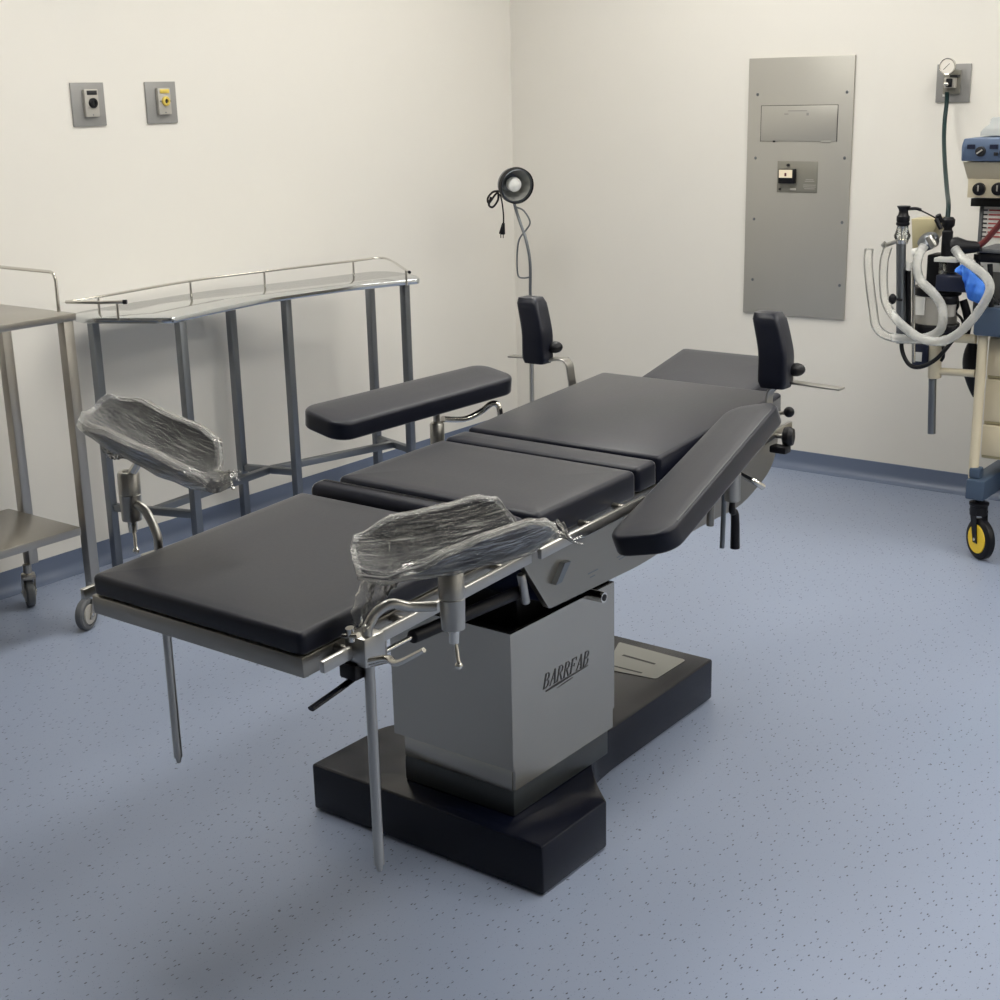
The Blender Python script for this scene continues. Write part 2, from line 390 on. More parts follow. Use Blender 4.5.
# maker's lettering on the column's side: slanted serif capitals with a swash below
GL = {  # strokes in a 0..1 x 0..1 cell: (x0,y0,x1,y1,width)
 'B': [(.12, 0, .12, 1, .17), (.0, 0, .45, 0, .05), (.0, 1, .45, 1, .05), (.45, 1, .68, .88, .09), (.68, .88, .66, .64, .16), (.66, .64, .42, .52, .08), (.12, .52, .45, .52, .05), (.42, .52, .76, .40, .09), (.76, .40, .74, .14, .17), (.74, .14, .45, 0, .08)],
 'A': [(.05, 0, .48, 1, .06), (.48, 1, .82, 0, .19), (.2, .34, .68, .34, .05), (-.06, 0, .18, 0, .05), (.64, 0, 1.0, 0, .05)],
 'R': [(.12, 0, .12, 1, .17), (.0, 0, .28, 0, .05), (.0, 1, .45, 1, .05), (.45, 1, .72, .86, .09), (.72, .86, .70, .62, .16), (.70, .62, .42, .48, .08), (.12, .48, .45, .48, .05), (.42, .48, .84, 0, .17), (.74, 0, .98, 0, .05)],
 'F': [(.12, 0, .12, 1, .17), (.0, 0, .30, 0, .05), (.0, 1, .78, 1, .06), (.78, 1, .76, .78, .05), (.12, .52, .55, .52, .05), (.55, .62, .55, .42, .05)]}
def stroke(m, org, ux, uy, nrm, h, cw, s):
    x0, y0, x1, y1, w = s
    p = lambda x, y: org + ux*((x*cw + y*.30*h)) + uy*(y*h)
    a, b = p(x0, y0), p(x1, y1); d = (b-a).normalized(); n = nrm.cross(d)*(w*cw*.5)
    e = d*(.012*h)
    q = [a-n-e, b-n+e, b+n+e, a+n-e]; m.rings([q, [k+nrm*.0006 for k in q]])
m = MB(); oy, oz = (-1.5320, 2.1185, 0.3498)[1], (-1.5320, 2.1185, 0.3498)[2]
p1 = V((-1.5320, 2.2832, 0.3485)); p0 = V((-1.5320, 2.1185, 0.3498)); ux = (p1-p0).normalized(); span = (p1-p0).length
nr = V((1, 0, 0)); uy = nr.cross(ux); cw = span/7/1.02
for i, ch in enumerate('BARRFAB'):
    for s in GL[ch]: stroke(m, p0+V((.0002, 0, 0))+ux*(i*span/7), ux, uy, nr, .030, cw*.92, s)
m.rings([[p0+V((.0002, 0, 0))+ux*(span*(.06+.92*t))-uy*(.0065-.004*t+s*(.0022-.001*t)) for t, s in ((0, 1), (.25, 1.2), (.5, 1), (.75, .8), (1, .6), (1, -.6), (.75, -.8), (.5, -1), (.25, -1.2), (0, -.2))],
         [p0+V((.0008, 0, 0))+ux*(span*(.06+.92*t))-uy*(.0065-.004*t+s*(.0022-.001*t)) for t, s in ((0, 1), (.25, 1.2), (.5, 1), (.75, .8), (1, .6), (1, -.6), (.75, -.8), (.5, -1), (.25, -1.2), (0, -.2))]])
for ph in (0, .0006):
    pass
q = [p0+V((.0002, 0, 0))+ux*(span*t)-uy*d for t, d in ((.30, .0145), (.45, .0128), (.64, .0108), (.64, .0098), (.45, .0112), (.30, .0138))]
m.rings([q, [k+V((.0006, 0, 0)) for k in q]])
m.build('lettering', 'ink', column)

# padded sections: (name, y0, z0, y1, z1, thickness, edge radius, x inset)
def slab(name, y0, z0, y1, z1, t, re, x0=XA, x1=XB, rc=.012, crown=.002, top_re=None):
    w = x1-x0; a = math.atan2(z1-z0, y1-y0); ln = math.hypot(y1-y0, z1-z0)
    mt = Matrix.Translation(((x0+x1)/2, (y0+y1)/2, (z0+z1)/2)) @ Matrix.Rotation(a, 4, 'X')
    return pad(w, ln, t, rc, re, mt, crown, top_re), mt, ln, w
def padpart(name, *a, **k):
    s, mt, ln, w = slab(name, *a, **k); return s.build(name, 'vinyl', T, 50)
padpart('leg_pad', 1.413, .712, 1.932, .738, .0395, .006, top_re=.010)
padpart('bolster_pad', 1.950, .753, 1.998, .755, .055, .008, top_re=.020, rc=.012)
padpart('seat_pad', 2.034, .746, 2.374, .754, .058, .006, top_re=.012)
padpart('hip_pad', 2.379, .756, 2.456, .758, .054, .006, top_re=.010)
# back section: one upholstered wedge with a faint crease
side = roundpoly([(2.463, .700), (2.463, .760), (2.60, .771), (3.026, .796), (3.026, .737), (2.60, .704)], [.005, .010, .05, .010, .005, .02], 4)
m = MB(); m.prism(side, XA, XB, 'x', .009); m.build('back_pad', 'vinyl', T, 50)
s, mt, ln, w = slab('head_pad', 3.04, .778, 3.292, .827, .05, .005, -1.900, -1.575, top_re=.008); s.build('head_pad', 'vinyl', T, 50)
# steel trays under the pads
def tray(name, y0, z0, y1, z1, t, x0=XA+.004, x1=XB-.004, mt_='steel'):
    m = MB(); a = math.atan2(z1-z0, y1-y0); ln = math.hypot(y1-y0, z1-z0)
    k = Matrix.Translation(((x0+x1)/2, (y0+y1)/2, (z0+z1)/2)) @ Matrix.Rotation(a, 4, 'X')
    m.box((-(x1-x0)/2, -ln/2, -t), ((x1-x0)/2, ln/2, 0), .002, k); return m.build(name, mt_, T)
tray('leg_tray', 1.412, .672, 1.965, .699, .034, XA-.001, XB+.001)
tray('seat_tray', 1.985, .688, 2.46, .703, .010)
tray('back_tray', 2.468, .701, 3.02, .736, .012)
tray('head_tray', 3.0, .722, 3.285, .774, .010, -1.86, -1.61)
# frame cheeks beneath the seat and back
pl = roundpoly([(1.985, .690), (2.029, .627), (2.098, .534), (2.43, .529), (2.685, .548), (2.88, .548), (3.03, .602), (3.062, .668), (3.05, .715), (2.60, .704)], [.004, .01, .006, .05, .05, .06, .05, .03, .01, .05], 4)
for x0, x1 in ((-1.513, -1.499), (XA+.024, XA+.038)):
    m = MB(); m.prism(pl, x0, x1, 'x'); ck = m.build('side_cheek', 'steel', T)
MB().box((-1.93, 2.16, .545), (-1.53, 2.9, .685), .01).build('lift_frame', 'black', T)
m = MB(); m.prism([(2.029, .640), (2.098, .545), (2.118, .545), (2.06, .64)], -1.905, -1.5131, 'x'); m.build('front_brace', 'navy', T)
# side rails with studs
def rail(x, y0, z0, y1, z1):
    a = math.atan2(z1-z0, y1-y0); ln = math.hypot(y1-y0, z1-z0); s = 1 if x > XM else -1
    k = Matrix.Translation((x, (y0+y1)/2, (z0+z1)/2)) @ Matrix.Rotation(a, 4, 'X')
    m = MB(); m.box((-.005, -ln/2, -.010), (.005, ln/2, .010), .0015, k)
    r = m.build('accessory_rail', 'satin', T)
    n = max(2, int(ln/.11))
    for i in range(n):
        yy = -ln/2+ln*(i+.5)/n; m = MB(); m.cyl(k @ V((-s*.004, yy, 0)), k @ V((-s*.034, yy, .0)), .007, n=12); m.build('rail_stud', 'steel', r)
for sx in (1, -1):
    xr = XM+sx*(XB-XM+.036)
    rail(xr, 1.418, .664, 1.955, .690); rail(xr, 1.985, .688, 2.345, .702); rail(xr, 2.48, .700, 3.0, .726)
for pa, pb in (((-1.4988, 2.3389, 0.5715), (-1.4988, 2.3733, 0.5728)), ((-1.4988, 2.3465, 0.5650), (-1.4988, 2.3695, 0.5662)), ((-1.4988, 2.2319, 0.5666), (-1.4988, 2.2681, 0.5668)), ((-1.4988, 2.2390, 0.5572), (-1.4988, 2.2571, 0.5572))):
    a_, b_ = V(pa), V(pb); m = MB(); q_ = [a_-V((0, 0, .0012)), b_-V((0, 0, .0012)), b_+V((0, 0, .0012)), a_+V((0, 0, .0012))]
    m.rings([q_, [k_+V((.0004, 0, 0)) for k_ in q_]]); m.build('stamped_mark', 'steel_leg', T)
# gas strut below the leg section
m = MB(); m.cyl((-1.5300, 1.7300, 0.5903), (-1.5300, 2.0586, 0.5784), .0125, n=20, bev=.003); gs = m.build('gas_strut', 'black', T)
m = MB(); m.cyl((-1.5300, 1.6416, 0.5869), (-1.5300, 1.7300, 0.5903), .0045); m.build('strut_rod', 'chrome', gs)
MB().box(V((-1.5300, 1.6416, 0.5869))-V((.012, .02, .008)), V((-1.5300, 1.6416, 0.5869))+V((.012, .012, .03)), .003).build('strut_bracket', 'steel', gs)
m = MB(); m.cyl(V((-1.5120, 2.0259, 0.6238)), V((-1.5120, 2.0400, 0.5614)), .0085, n=14, bev=.002); m.build('hinge_pin', 'satin', T)
m = MB(); m.rings([[V((-1.4985, 2.1037, 0.5834)), V((-1.4985, 2.1347, 0.6194)), V((-1.4985, 2.1551, 0.6177)), V((-1.4985, 2.1239, 0.5836))], [V(p)+V((.012, 0, 0)) for p in ((-1.4985, 2.1037, 0.5834), (-1.4985, 2.1347, 0.6194), (-1.4985, 2.1551, 0.6177), (-1.4985, 2.1239, 0.5836))]]); m.build('tilt_lever', 'steel_leg', T)
# tubular spigot at the column's top
m = MB(); p = V((-1.5120, 2.2841, 0.5015)); m.cyl(p-V((.09, 0, 0)), p+V((.018, 0, 0)), .0115, n=20); sp = m.build('tilt_socket', 'chrome', T)
m = MB(); m.cyl(p+V((.0182, 0, 0)), p+V((.0190, 0, 0)), .0072, n=16); m.build('socket_bore', 'black', sp)
# head section knobs
m = MB(); q = V((-1.4100, 2.9231, 0.7170)); m.lathe(q-V((.012, 0, 0)), (1, 0.25, 0), [(0, .01), (.004, .021), (.016, .024), (.026, .019), (.030, .0)], 20); kn = m.build('head_clamp_knob', 'black', T)
m = MB(); m.cyl((-1.5, q.y-.01, q.z), q-V((.01, 0, 0)), .006); m.build('knob_shaft', 'steel', kn)
MB().box(q+V((-.03, -.03, -.035)), q+V((.012, .0, -.018)), .004).build('clamp_block', 'black', T)
m = MB(); q = V((-1.4100, 2.9289, 0.7747)); m.ball(q, .0125); kn = m.build('lever_knob', 'black', T)
m = MB(); m.cyl((-1.49, q.y+.005, q.z-.02), q, .005); m.build('lever_rod', 'steel', kn)

# armrests -----------------------------------------------------------
def board(c, yaw, pitch, roll, w, l, t, name, parent):
    k = Matrix.Translation(V(c)) @ Matrix.Rotation(R(yaw), 4, 'Z') @ Matrix.Rotation(R(pitch), 4, 'X') @ Matrix.Rotation(R(-roll), 4, 'Y')
    # tapering rounded board
    rg = []
    for ring in pad_rings(w, l, t, .042, .006, .002, .008):
        rg.append([k @ V((p.x*(1-.06*p.y/(l/2)), p.y, p.z)) for p in ring])
    m = MB(); m.rings(rg); return m.build(name, 'vinyl', parent, 50), k
def subempty(name, loc, parent):
    o = bpy.data.objects.new(name, None); COL.objects.link(o); o.location = loc; o.empty_display_size = .03
    attach(o, parent); WORLD[o.name] = Matrix.Translation(V(loc)); return o
ar = subempty('armrest', (-1.376, 2.479, .759), T); lab(ar, 'armrest on the open floor side, tilted down')
AW, AL = .138, .60
pd, k = board((-1.3845, 2.470, .757), 5.3, 13.7, 14.0, AW, AL, .046, 'armrest_pad', ar)
m = MB(); m.tube([k @ V(((AW/2-.0055)*(1-.06*y), y*AL/2*.83, -.0022)) for y in (-1, -.5, 0, .5, 1)], .0014, 8); m.build('piping_highlight', 'rubber', pd)  # lighter grey on the piping imitates the vinyl edge catching light
po = V((-1.3760, 2.6008, 0.7072))
m = MB(); m.lathe((po.x, po.y, .648), (0, 0, 1), [(0, .014), (.002, .017), (.062, .017), (.064, .014), (.064, .007), (.100, .007)], 20); m.build('swivel_post', 'satin', ar)
m = MB(); m.tube([po+V((-.004, 0, .012)), V((-1.3600, 2.6109, 0.7050)), V((-1.3300, 2.6125, 0.6937)), V((-1.3200, 2.6302, 0.6801))], lambda t: .005+.002*t, 10, 4, 1.); m.build('lever_handle', 'chrome', ar)
m = MB(); m.tube([(po.x, po.y, .650), (po.x, po.y, .625), V((-1.3760, 2.6143, 0.6131)), V((-1.3760, 2.6180, 0.5377))], lambda t: .006+.0045*t, 12, 3); m.build('grip', 'black', ar)
m = MB(); m.cyl(V((-1.4200, 2.6461, 0.6206)), V((-1.4200, 2.6413, 0.5235)), .0055, n=12); m.cyl(V((-1.4200, 2.6461, 0.6206)), V((-1.4200, 2.6425, 0.7002)), .0055, n=12); m.build('clamp_rod', 'steel_leg', ar)
m = MB(); m.cyl(V((-1.4300, 2.6090, 0.6663)), V((-1.4300, 2.6035, 0.5821)), .0085, n=14, bev=.002); m.build('clamp_bolt', 'steel', ar)
MB().box((-1.455, po.y-.07, .665), (-1.385, po.y-.02, .72), .006).build('rail_clamp', 'steel', ar)
ar = subempty('armrest', (-2.10, 2.43, .84), T); lab(ar, 'armrest on the wall side, raised level')
pd, k = board((-2.112, 2.432, .838), -7.5, 1.8, -8., .140, .562, .044, 'armrest_pad', ar)
q = V((-2.0900, 2.4826, 0.7422))
m = MB(); m.lathe((q.x, q.y, .700), (0, 0, 1), [(0, .010), (.004, .017), (.052, .017), (.056, .014), (.056, .008), (.110, .008)], 20); m.build('swivel_post', 'satin', ar)
m = MB(); m.cyl((q.x, q.y, .66), (q.x, q.y, .703), .006); m.build('clamp_rod', 'steel_leg', ar)
m = MB(); m.tube([V((-2.0900, 2.5056, 0.7593)), V((-2.0900, 2.5841, 0.7440)), V((-2.0750, 2.6276, 0.7545)), V((-2.0500, 2.6394, 0.7749)), V((-2.0350, 2.6474, 0.7726)), V((-2.0300, 2.6481, 0.7534)), V((-2.0300, 2.6507, 0.7159))], .0075, 12, 5); m.build('bracket_tube', 'chrome', ar)
y5 = (-2.0300, 2.6507, 0.7159)[1]
MB().box((-2.045, y5-.02, .69), (-2.012, y5+.02, .735), .004).build('rail_clamp', 'steel', ar)

# shoulder supports at the head end ----------------------------------
def shoulder(side, strap, padc, barin, barout, label):
    sh = subempty('shoulder_support', padc, T); lab(sh, label)
    x, y, z = padc
    rg = []
    pr = roundpoly([(-.034, -.027), (.036, -.027), (.036, .027), (-.034, .027)], .012, 4)
    for i in range(13):
        t = i/12; zz = -.082+.166*t
        s = 1.0 if .0 < t < 1 else .8
        s = min(1, .86+.14*math.sin(min(1, t*11)*1.57)) if t < .5 else min(1, .82+.18*math.sin(min(1, (1-t)*9)*1.57))
        cvx = -.026*max(0, t-.45)**1.2*2
        rg.append([V((x+u*s*(1-.10*max(0, t-.5))+cvx*1.2, y+v*s-cvx*.6, z+zz)) for u, v in pr])
    m = MB(); m.rings(rg); m.build('shoulder_pad', 'vinyl', sh, 60)
    m = MB(); m.ribbon([V(p) for p in (barin, barout)], .030, .0045); m.build('cross_bar', 'satin', sh)
    m = MB(); m.ribbon([V(p) for p in strap], .030, .005, 5); m.build('strap', 'satin', sh)
    m = MB(); m.ball((x+.040, y+.022, z-.042), .021, (1, 1, .72)); m.build('clamp_knob', 'black', sh)
    return sh
pL = V((-2.1351, 2.9500, 0.8996))
shoulder(-1, [V((-2.0888, 2.9500, 0.8282)), V((-2.0543, 2.9500, 0.8341)), V((-2.0358, 2.9500, 0.8229)), V((-2.0300, 2.9500, 0.7923)), V((-2.0212, 2.9500, 0.7411))], tuple(pL), (-2.2358, 2.9700, 0.8219), (-2.0589, 2.9700, 0.8304), 'shoulder support on the wall side')
pR = V((-1.4234, 2.8800, 0.9226))
shoulder(1, [V((-1.4206, 2.8800, 0.8429)), V((-1.4327, 2.8800, 0.8324)), V((-1.4369, 2.8800, 0.8088)), V((-1.4350, 2.8800, 0.7508))], tuple(pR), (-1.3913, 2.9000, 0.8517), (-1.2533, 2.8600, 0.8575), 'shoulder support on the open floor side')

# leg holders --------------------------------------------------------
VB = [(-1, .75), (-.93, 1.1), (-.5, 1.42), (.35, 1.48), (.56, 1.35), (.66, .95), (.74, .45), (1, .3)]
VF = [(-1, .35), (-.8, .55), (-.5, .85), (-.1, 1.2), (.3, 1.40), (.7, 1.42), (.88, 1.25), (1, .85)]
VFL = [(-1, .2), (-.9, .55), (-.7, .9), (-.3, 1.2), (.3, 1.3), (.8, 1.2), (.92, 1.0), (1, .75)]
def lerp_tab(tab, t):
    for (a, x), (b, y) in zip(tab, tab[1:]):
        if t <= b: q = (t-a)/(b-a); q = q*q*(3-2*q); return x+(y-x)*q
    return tab[-1][1]
def trough(m, c, a, up, ln, hw, dep, th, grow=0., edges=None, ext=0., nu=40, nv=24, seed=1, wob=0., tab=None):
    """a leg trough: a half-pipe whose two flaps rise and fall along its length; the far flap ends before the near one"""
    a = V(a).normalized(); s = V(a).cross(V(up)).normalized(); u = s.cross(a).normalized(); c = V(c)
    rnd = random.Random(seed); rg = []; uv = []; e1, e2 = [], []
    ph = [rnd.uniform(0, 6.28) for _ in range(4)]
    for i in range(nu+1):
        t = -1+2*i/nu; e = abs(t)
        f, b = lerp_tab(tab or VF, t)+ext, lerp_tab(VB, t)+ext
        sc = 1-.12*max(0, e-.75)/.25
        lift = .012*e*e
        out, inn = [], []
        for j in range(nv+1):
            v = -b+(f+b)*j/nv; ct, sn = math.cos(v), math.sin(v)
            w = wob*(math.sin(9*t+2.5*v+ph[0])+.7*math.sin(17*t-4*v+ph[1])+.6*math.sin(5*v+ph[2]))
            for lst, r in ((out, grow+w), (inn, -th-grow+w*.6)):
                lst.append(c+a*(t*ln/2)+s*((hw*sc+r)*sn)+u*(dep-(dep*sc+r)*ct+lift))
        rg.append(out+list(reversed(inn)))
        uv += [(t, -b+(f+b)*j/nv, 0) for j in range(nv+1)] + [(t, -b+(f+b)*j/nv, .6) for j in range(nv, -1, -1)]
        e1.append((out[0]+inn[0])/2); e2.append((out[-1]+inn[-1])/2)
    m.rings(rg)
    return e1, e2, uv
def leg_holder(label, rodx, rody, rodpts, sock, sockdir, stem, tc, ta, tup, ln, hw, dep, zb, tab=None):
    h = subempty('leg_holder', (rodx, rody, .7), T); lab(h, label)
    m = MB(); m.tube([(rodx, rody, zb+.012)] + rodpts, .0085, 14, 6)
    m.cyl((rodx, rody, zb), (rodx, rody, zb+.02), .004, .0085, 14); m.build('support_rod', 'satin', h)
    so, sd = V(sock), V(sockdir).normalized()
    m = MB(); m.lathe(so, sd, [(-.052, .012), (-.050, .0185), (.0, .0205), (.001, .0195), (.002, .0205), (.040, .0205), (.044, .018), (.044, .012), (.036, .011)], 26); sk = m.build('swivel_socket', 'satin', h)
    m = MB(); b = so-sd*.052; m.cyl(b+sd*.004, b-sd*.022, .0095, .008, 14)
    m.tube([b-sd*.016, b-sd*.030+V((.004, 0, 0)), b-sd*.046+V((.009, -.004, 0)), b-sd*.056+V((.014, -.006, 0))], .0035, 10, 3); m.ball(b-sd*.056+V((.012, -.006, 0)), .0065); m.build('locking_screw', 'chrome', sk)
    m = MB(); m.tube([so+sd*.030] + [V(p) for p in stem], .008, 12, 4); m.build('stem', 'chrome', h)
    m = MB(); trough(m, tc, ta, tup, ln, hw, dep, .012, tab=tab); m.build('leg_trough', 'cuff', h, 60)
    return h
lhR = leg_holder('leg holder nearest the camera', -1.418, 1.50,
    [(-1.418, 1.50, .665), (-1.419, 1.50, .70), V((-1.4208, 1.5050, 0.7053)), V((-1.4165, 1.5200, 0.7246)), V((-1.4025, 1.5400, 0.7362)), V((-1.3858, 1.5700, 0.7253)), V((-1.3620, 1.6000, 0.7226))],
    (-1.3288, 1.6000, 0.7427), (-.02, 0, 1), [V((-1.3267, 1.6000, 0.7956)), V((-1.3301, 1.6000, 0.8080))], V((-1.3168, 1.6000, 0.7959)), TRA, TRU, .29, .068, .082, .284)
lhL = leg_holder('leg holder beside the wall', -2.03, 1.60,
    [(-2.03, 1.60, .60), (-2.03, 1.60, .69), V((-2.0314, 1.6000, 0.7237)), V((-2.0520, 1.6000, 0.7590)), V((-2.0729, 1.6000, 0.7730)), V((-2.0988, 1.6000, 0.7727))],
    (-2.0989, 1.6000, 0.7921), (0.02, 0, 1), [V((-2.0732, 1.6000, 0.8497)), V((-2.0429, 1.6000, 0.8841))], V((-2.0264, 1.6000, 0.8619)), TLA, TLU, .345, .066, .078, .262, VFL)
# clamps of the leg holders on the rail
MB().box((-1.452, 1.482, .645), (-1.408, 1.53, .694), .004).build('rail_clamp', 'satin', lhR)
m = MB(); m.tube([V((-1.3926, 1.4800, 0.6622)), V((-1.3408, 1.4600, 0.6861)), V((-1.3120, 1.4500, 0.6898)), V((-1.2603, 1.4500, 0.7223))], lambda t: .008-.004*t, 12, 4); m.build('clamp_lever', 'chrome', lhR)
m = MB(); m.cyl((-1.43, 1.478, .69), (-1.43, 1.474, .712), .007); m.cyl((-1.447, 1.476, .694), (-1.41, 1.472, .705), .0045); m.build('clamp_screw', 'chrome', lhR)
MB().box((-1.46, 1.475, .622), (-1.425, 1.52, .648), .004).build('lower_block', 'black', lhR)
m = MB(); m.tube([V((-1.4500, 1.5050, 0.6163)), V((-1.4500, 1.4610, 0.6084)), V((-1.4500, 1.4007, 0.5989))], .0068, 12, 0, .6); m.build('release_lever', 'base_black', lhR)
MB().box((-2.055, 1.575, .635), (-2.01, 1.625, .69), .004).build('rail_clamp', 'satin', lhL)

# clear plastic covers over the two troughs
def cover(label, tc, ta, tup, ln, hw, dep, knot, sag, seed, tab=None):
    t = thing('plastic_cover', tuple(tc), label, 'plastic cover')
    m = MB(); e1, e2, uv = trough(m, tc, ta, tup, ln+.018, hw, dep, .012, .004, ext=.06, seed=seed, nu=64, nv=36, wob=.0011, tab=tab)
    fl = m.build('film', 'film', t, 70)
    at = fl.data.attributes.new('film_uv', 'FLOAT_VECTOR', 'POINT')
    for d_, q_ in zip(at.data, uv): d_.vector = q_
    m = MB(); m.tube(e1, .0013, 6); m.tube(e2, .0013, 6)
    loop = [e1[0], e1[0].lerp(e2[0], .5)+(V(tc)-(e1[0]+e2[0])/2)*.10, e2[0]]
    m.build('rim_highlight', 'film_edge', t, 180)  # milky tubes added to imitate the bright line of edge-on film
    kp = V(knot); m = MB(); rnd = random.Random(seed)
    a = V(ta).normalized(); p0 = V(tc)+a*(ln/2+.012)+V((0, 0, .035))
    for i in range(5):
        d = V((rnd.uniform(-1, 1), rnd.uniform(-1, 1), rnd.uniform(-1, 1)))*.012
        m.tube([p0+d*1.8, p0.lerp(kp, .55)+d*.7, kp+d*.25, kp+a*.014+d*1.0], lambda q: .0034-.002*q, 7, 4)
    m.build('knot', 'film_thin', t, 60)
    # loose skirt of film hanging below
    n = 10; rg = []
    A, B, C_, D = (V(p) for p in sag)
    rg = []
    for i in range(n+1):
        f = i/n; row = []
        for j in range(n+1):
            g = j/n; p = A.lerp(B, g).lerp(D.lerp(C_, g), f)+V((rnd.uniform(-1, 1), rnd.uniform(-1, 1), rnd.uniform(-1, 1)))*.0035
            row.append(p)
        rg.append(row)
    m = MB(); m.rings(rg, closed=False, cap0=False, cap1=False); o = m.build('loose_skirt', 'film_thin', t, 180)
    sm = o.modifiers.new('thick', 'SOLIDIFY'); sm.thickness = .0006
    return t
cover('crumpled clear plastic cover wrapped over the leg holder nearest the camera', V((-1.3168, 1.6000, 0.7959)), TRA, TRU, .29, .068, .082, (-1.1844, 1.7200, 0.8305),
      ((-1.4701, 1.5500, 0.7729), (-1.3861, 1.5500, 0.7808), (-1.4259, 1.5200, 0.7077), (-1.4548, 1.5000, 0.6945)), 3)
cover('shiny clear plastic cover wrapped over the leg holder beside the wall', V((-2.0264, 1.6000, 0.8619)), TLA, TLU, .345, .066, .078, V((-1.8209, 1.6000, 0.8710)),
      ((-2.1746, 1.6000, 0.8722), (-2.0943, 1.6000, 0.8620), (-2.1421, 1.6000, 0.8535), (-2.1670, 1.6000, 0.8636)), 5, VFL)

# ---------------------------------------------------------------- steel instrument table (kidney shaped) by the left wall
ZT = .855
KT = thing('instrument_table', (-3.6, 3.3, 0), 'long curved steel instrument table with a low rail beside the left wall', 'instrument table')
out = [(-3.765, 2.715), (-3.68, 2.675), (-3.412, 2.822), (-3.418, 2.85), (-3.452, 3.06), (-3.476, 3.263), (-3.462, 3.405), (-3.43, 3.63), (-3.353, 3.857), (-3.327, 3.893), (-3.41, 3.968), (-3.56, 4.012), (-3.636, 3.985), (-3.66, 3.88), (-3.70, 3.65), (-3.735, 3.5), (-3.785, 3.34), (-3.795, 3.19), (-3.79, 2.80)]
out = roundpoly(out, .06, 4)
m = MB(); m.prism(out, ZT-.0195, ZT, 'z', .004); m.build('tabletop', 'steel_top', KT, 30)
hb = .215
pairs = [((-3.735, 2.77), (-3.43, 2.865)), ((-3.75, 3.36), (-3.535, 3.42)), ((-3.63, 3.95), (-3.40, 3.885))]
pairs = KPAIRS
mids = []
for a, b in pairs:
    for x, y in (a, b):
        MB().box((x-.0135, y-.0135, .004), (x+.0135, y+.0135, ZT-.0196), .002).build('leg', 'steel_leg', KT)
    d = (V(b)-V(a)).normalized(); c = (V(a)+V(b))/2; mids.append(c); ln = (V(b)-V(a)).length
    k = Matrix.Translation((c.x, c.y, hb)) @ Matrix.Rotation(math.atan2(d.y, d.x), 4, 'Z')
    m = MB(); m.box((-ln/2+.014, -.012, -.012), (ln/2-.014, .012, .012), .002, k); m.build('crossbar', 'steel_leg', KT)
for a, b in zip(mids, mids[1:]):
    d = (b-a).normalized(); c = (a+b)/2; ln = (b-a).length
    k = Matrix.Translation((c.x, c.y, hb)) @ Matrix.Rotation(math.atan2(d.y, d.x), 4, 'Z')
    m = MB(); m.box((-ln/2+.010, -.0125, -.0122), (ln/2-.010, .0125, .0122), .002, k); m.build('stretcher', 'steel_leg', KT)
zr = ZT+.053
rp = [(-3.5163, 2.7242, 0.9080), (-3.5778, 2.6792, 0.9080), (-3.6777, 2.6371, 0.9080), (-3.6797, 2.7576, 0.9080), (-3.7194, 3.1637, 0.9080), (-3.6824, 3.4671, 0.9080), (-3.6128, 3.8474, 0.9080), (-3.5966, 3.9607, 0.9080), (-3.5081, 3.9335, 0.9080), (-3.2080, 3.6917, 0.9080)]
rp = [V((p[0], p[1], zr)) for p in rp]
m = MB(); m.tube(rp[:3], .0055, 10); m.tube([rp[2]] + catmull(rp[3:], 4), .0042, 10); rl = m.build('guard_rail', 'chrome', KT)
m = MB(); m.cyl(rp[0], rp[0]+(rp[0]-rp[1]).normalized()*.012, .0068); m.build('end_cap', 'black', rl)
m = MB(); m.cyl(rp[-1], rp[-1]+(rp[-1]-rp[-2]).normalized()*.010, .0055); m.build('end_cap', 'black', rl)
for p in (rp[0].lerp(rp[1], .25), rp[3], rp[4], rp[5], rp[6], rp[-1].lerp(rp[-2], .15)):
    m = MB(); m.cyl((p.x, p.y, ZT), p, .0042, n=10); m.build('rail_post', 'chrome', rl)

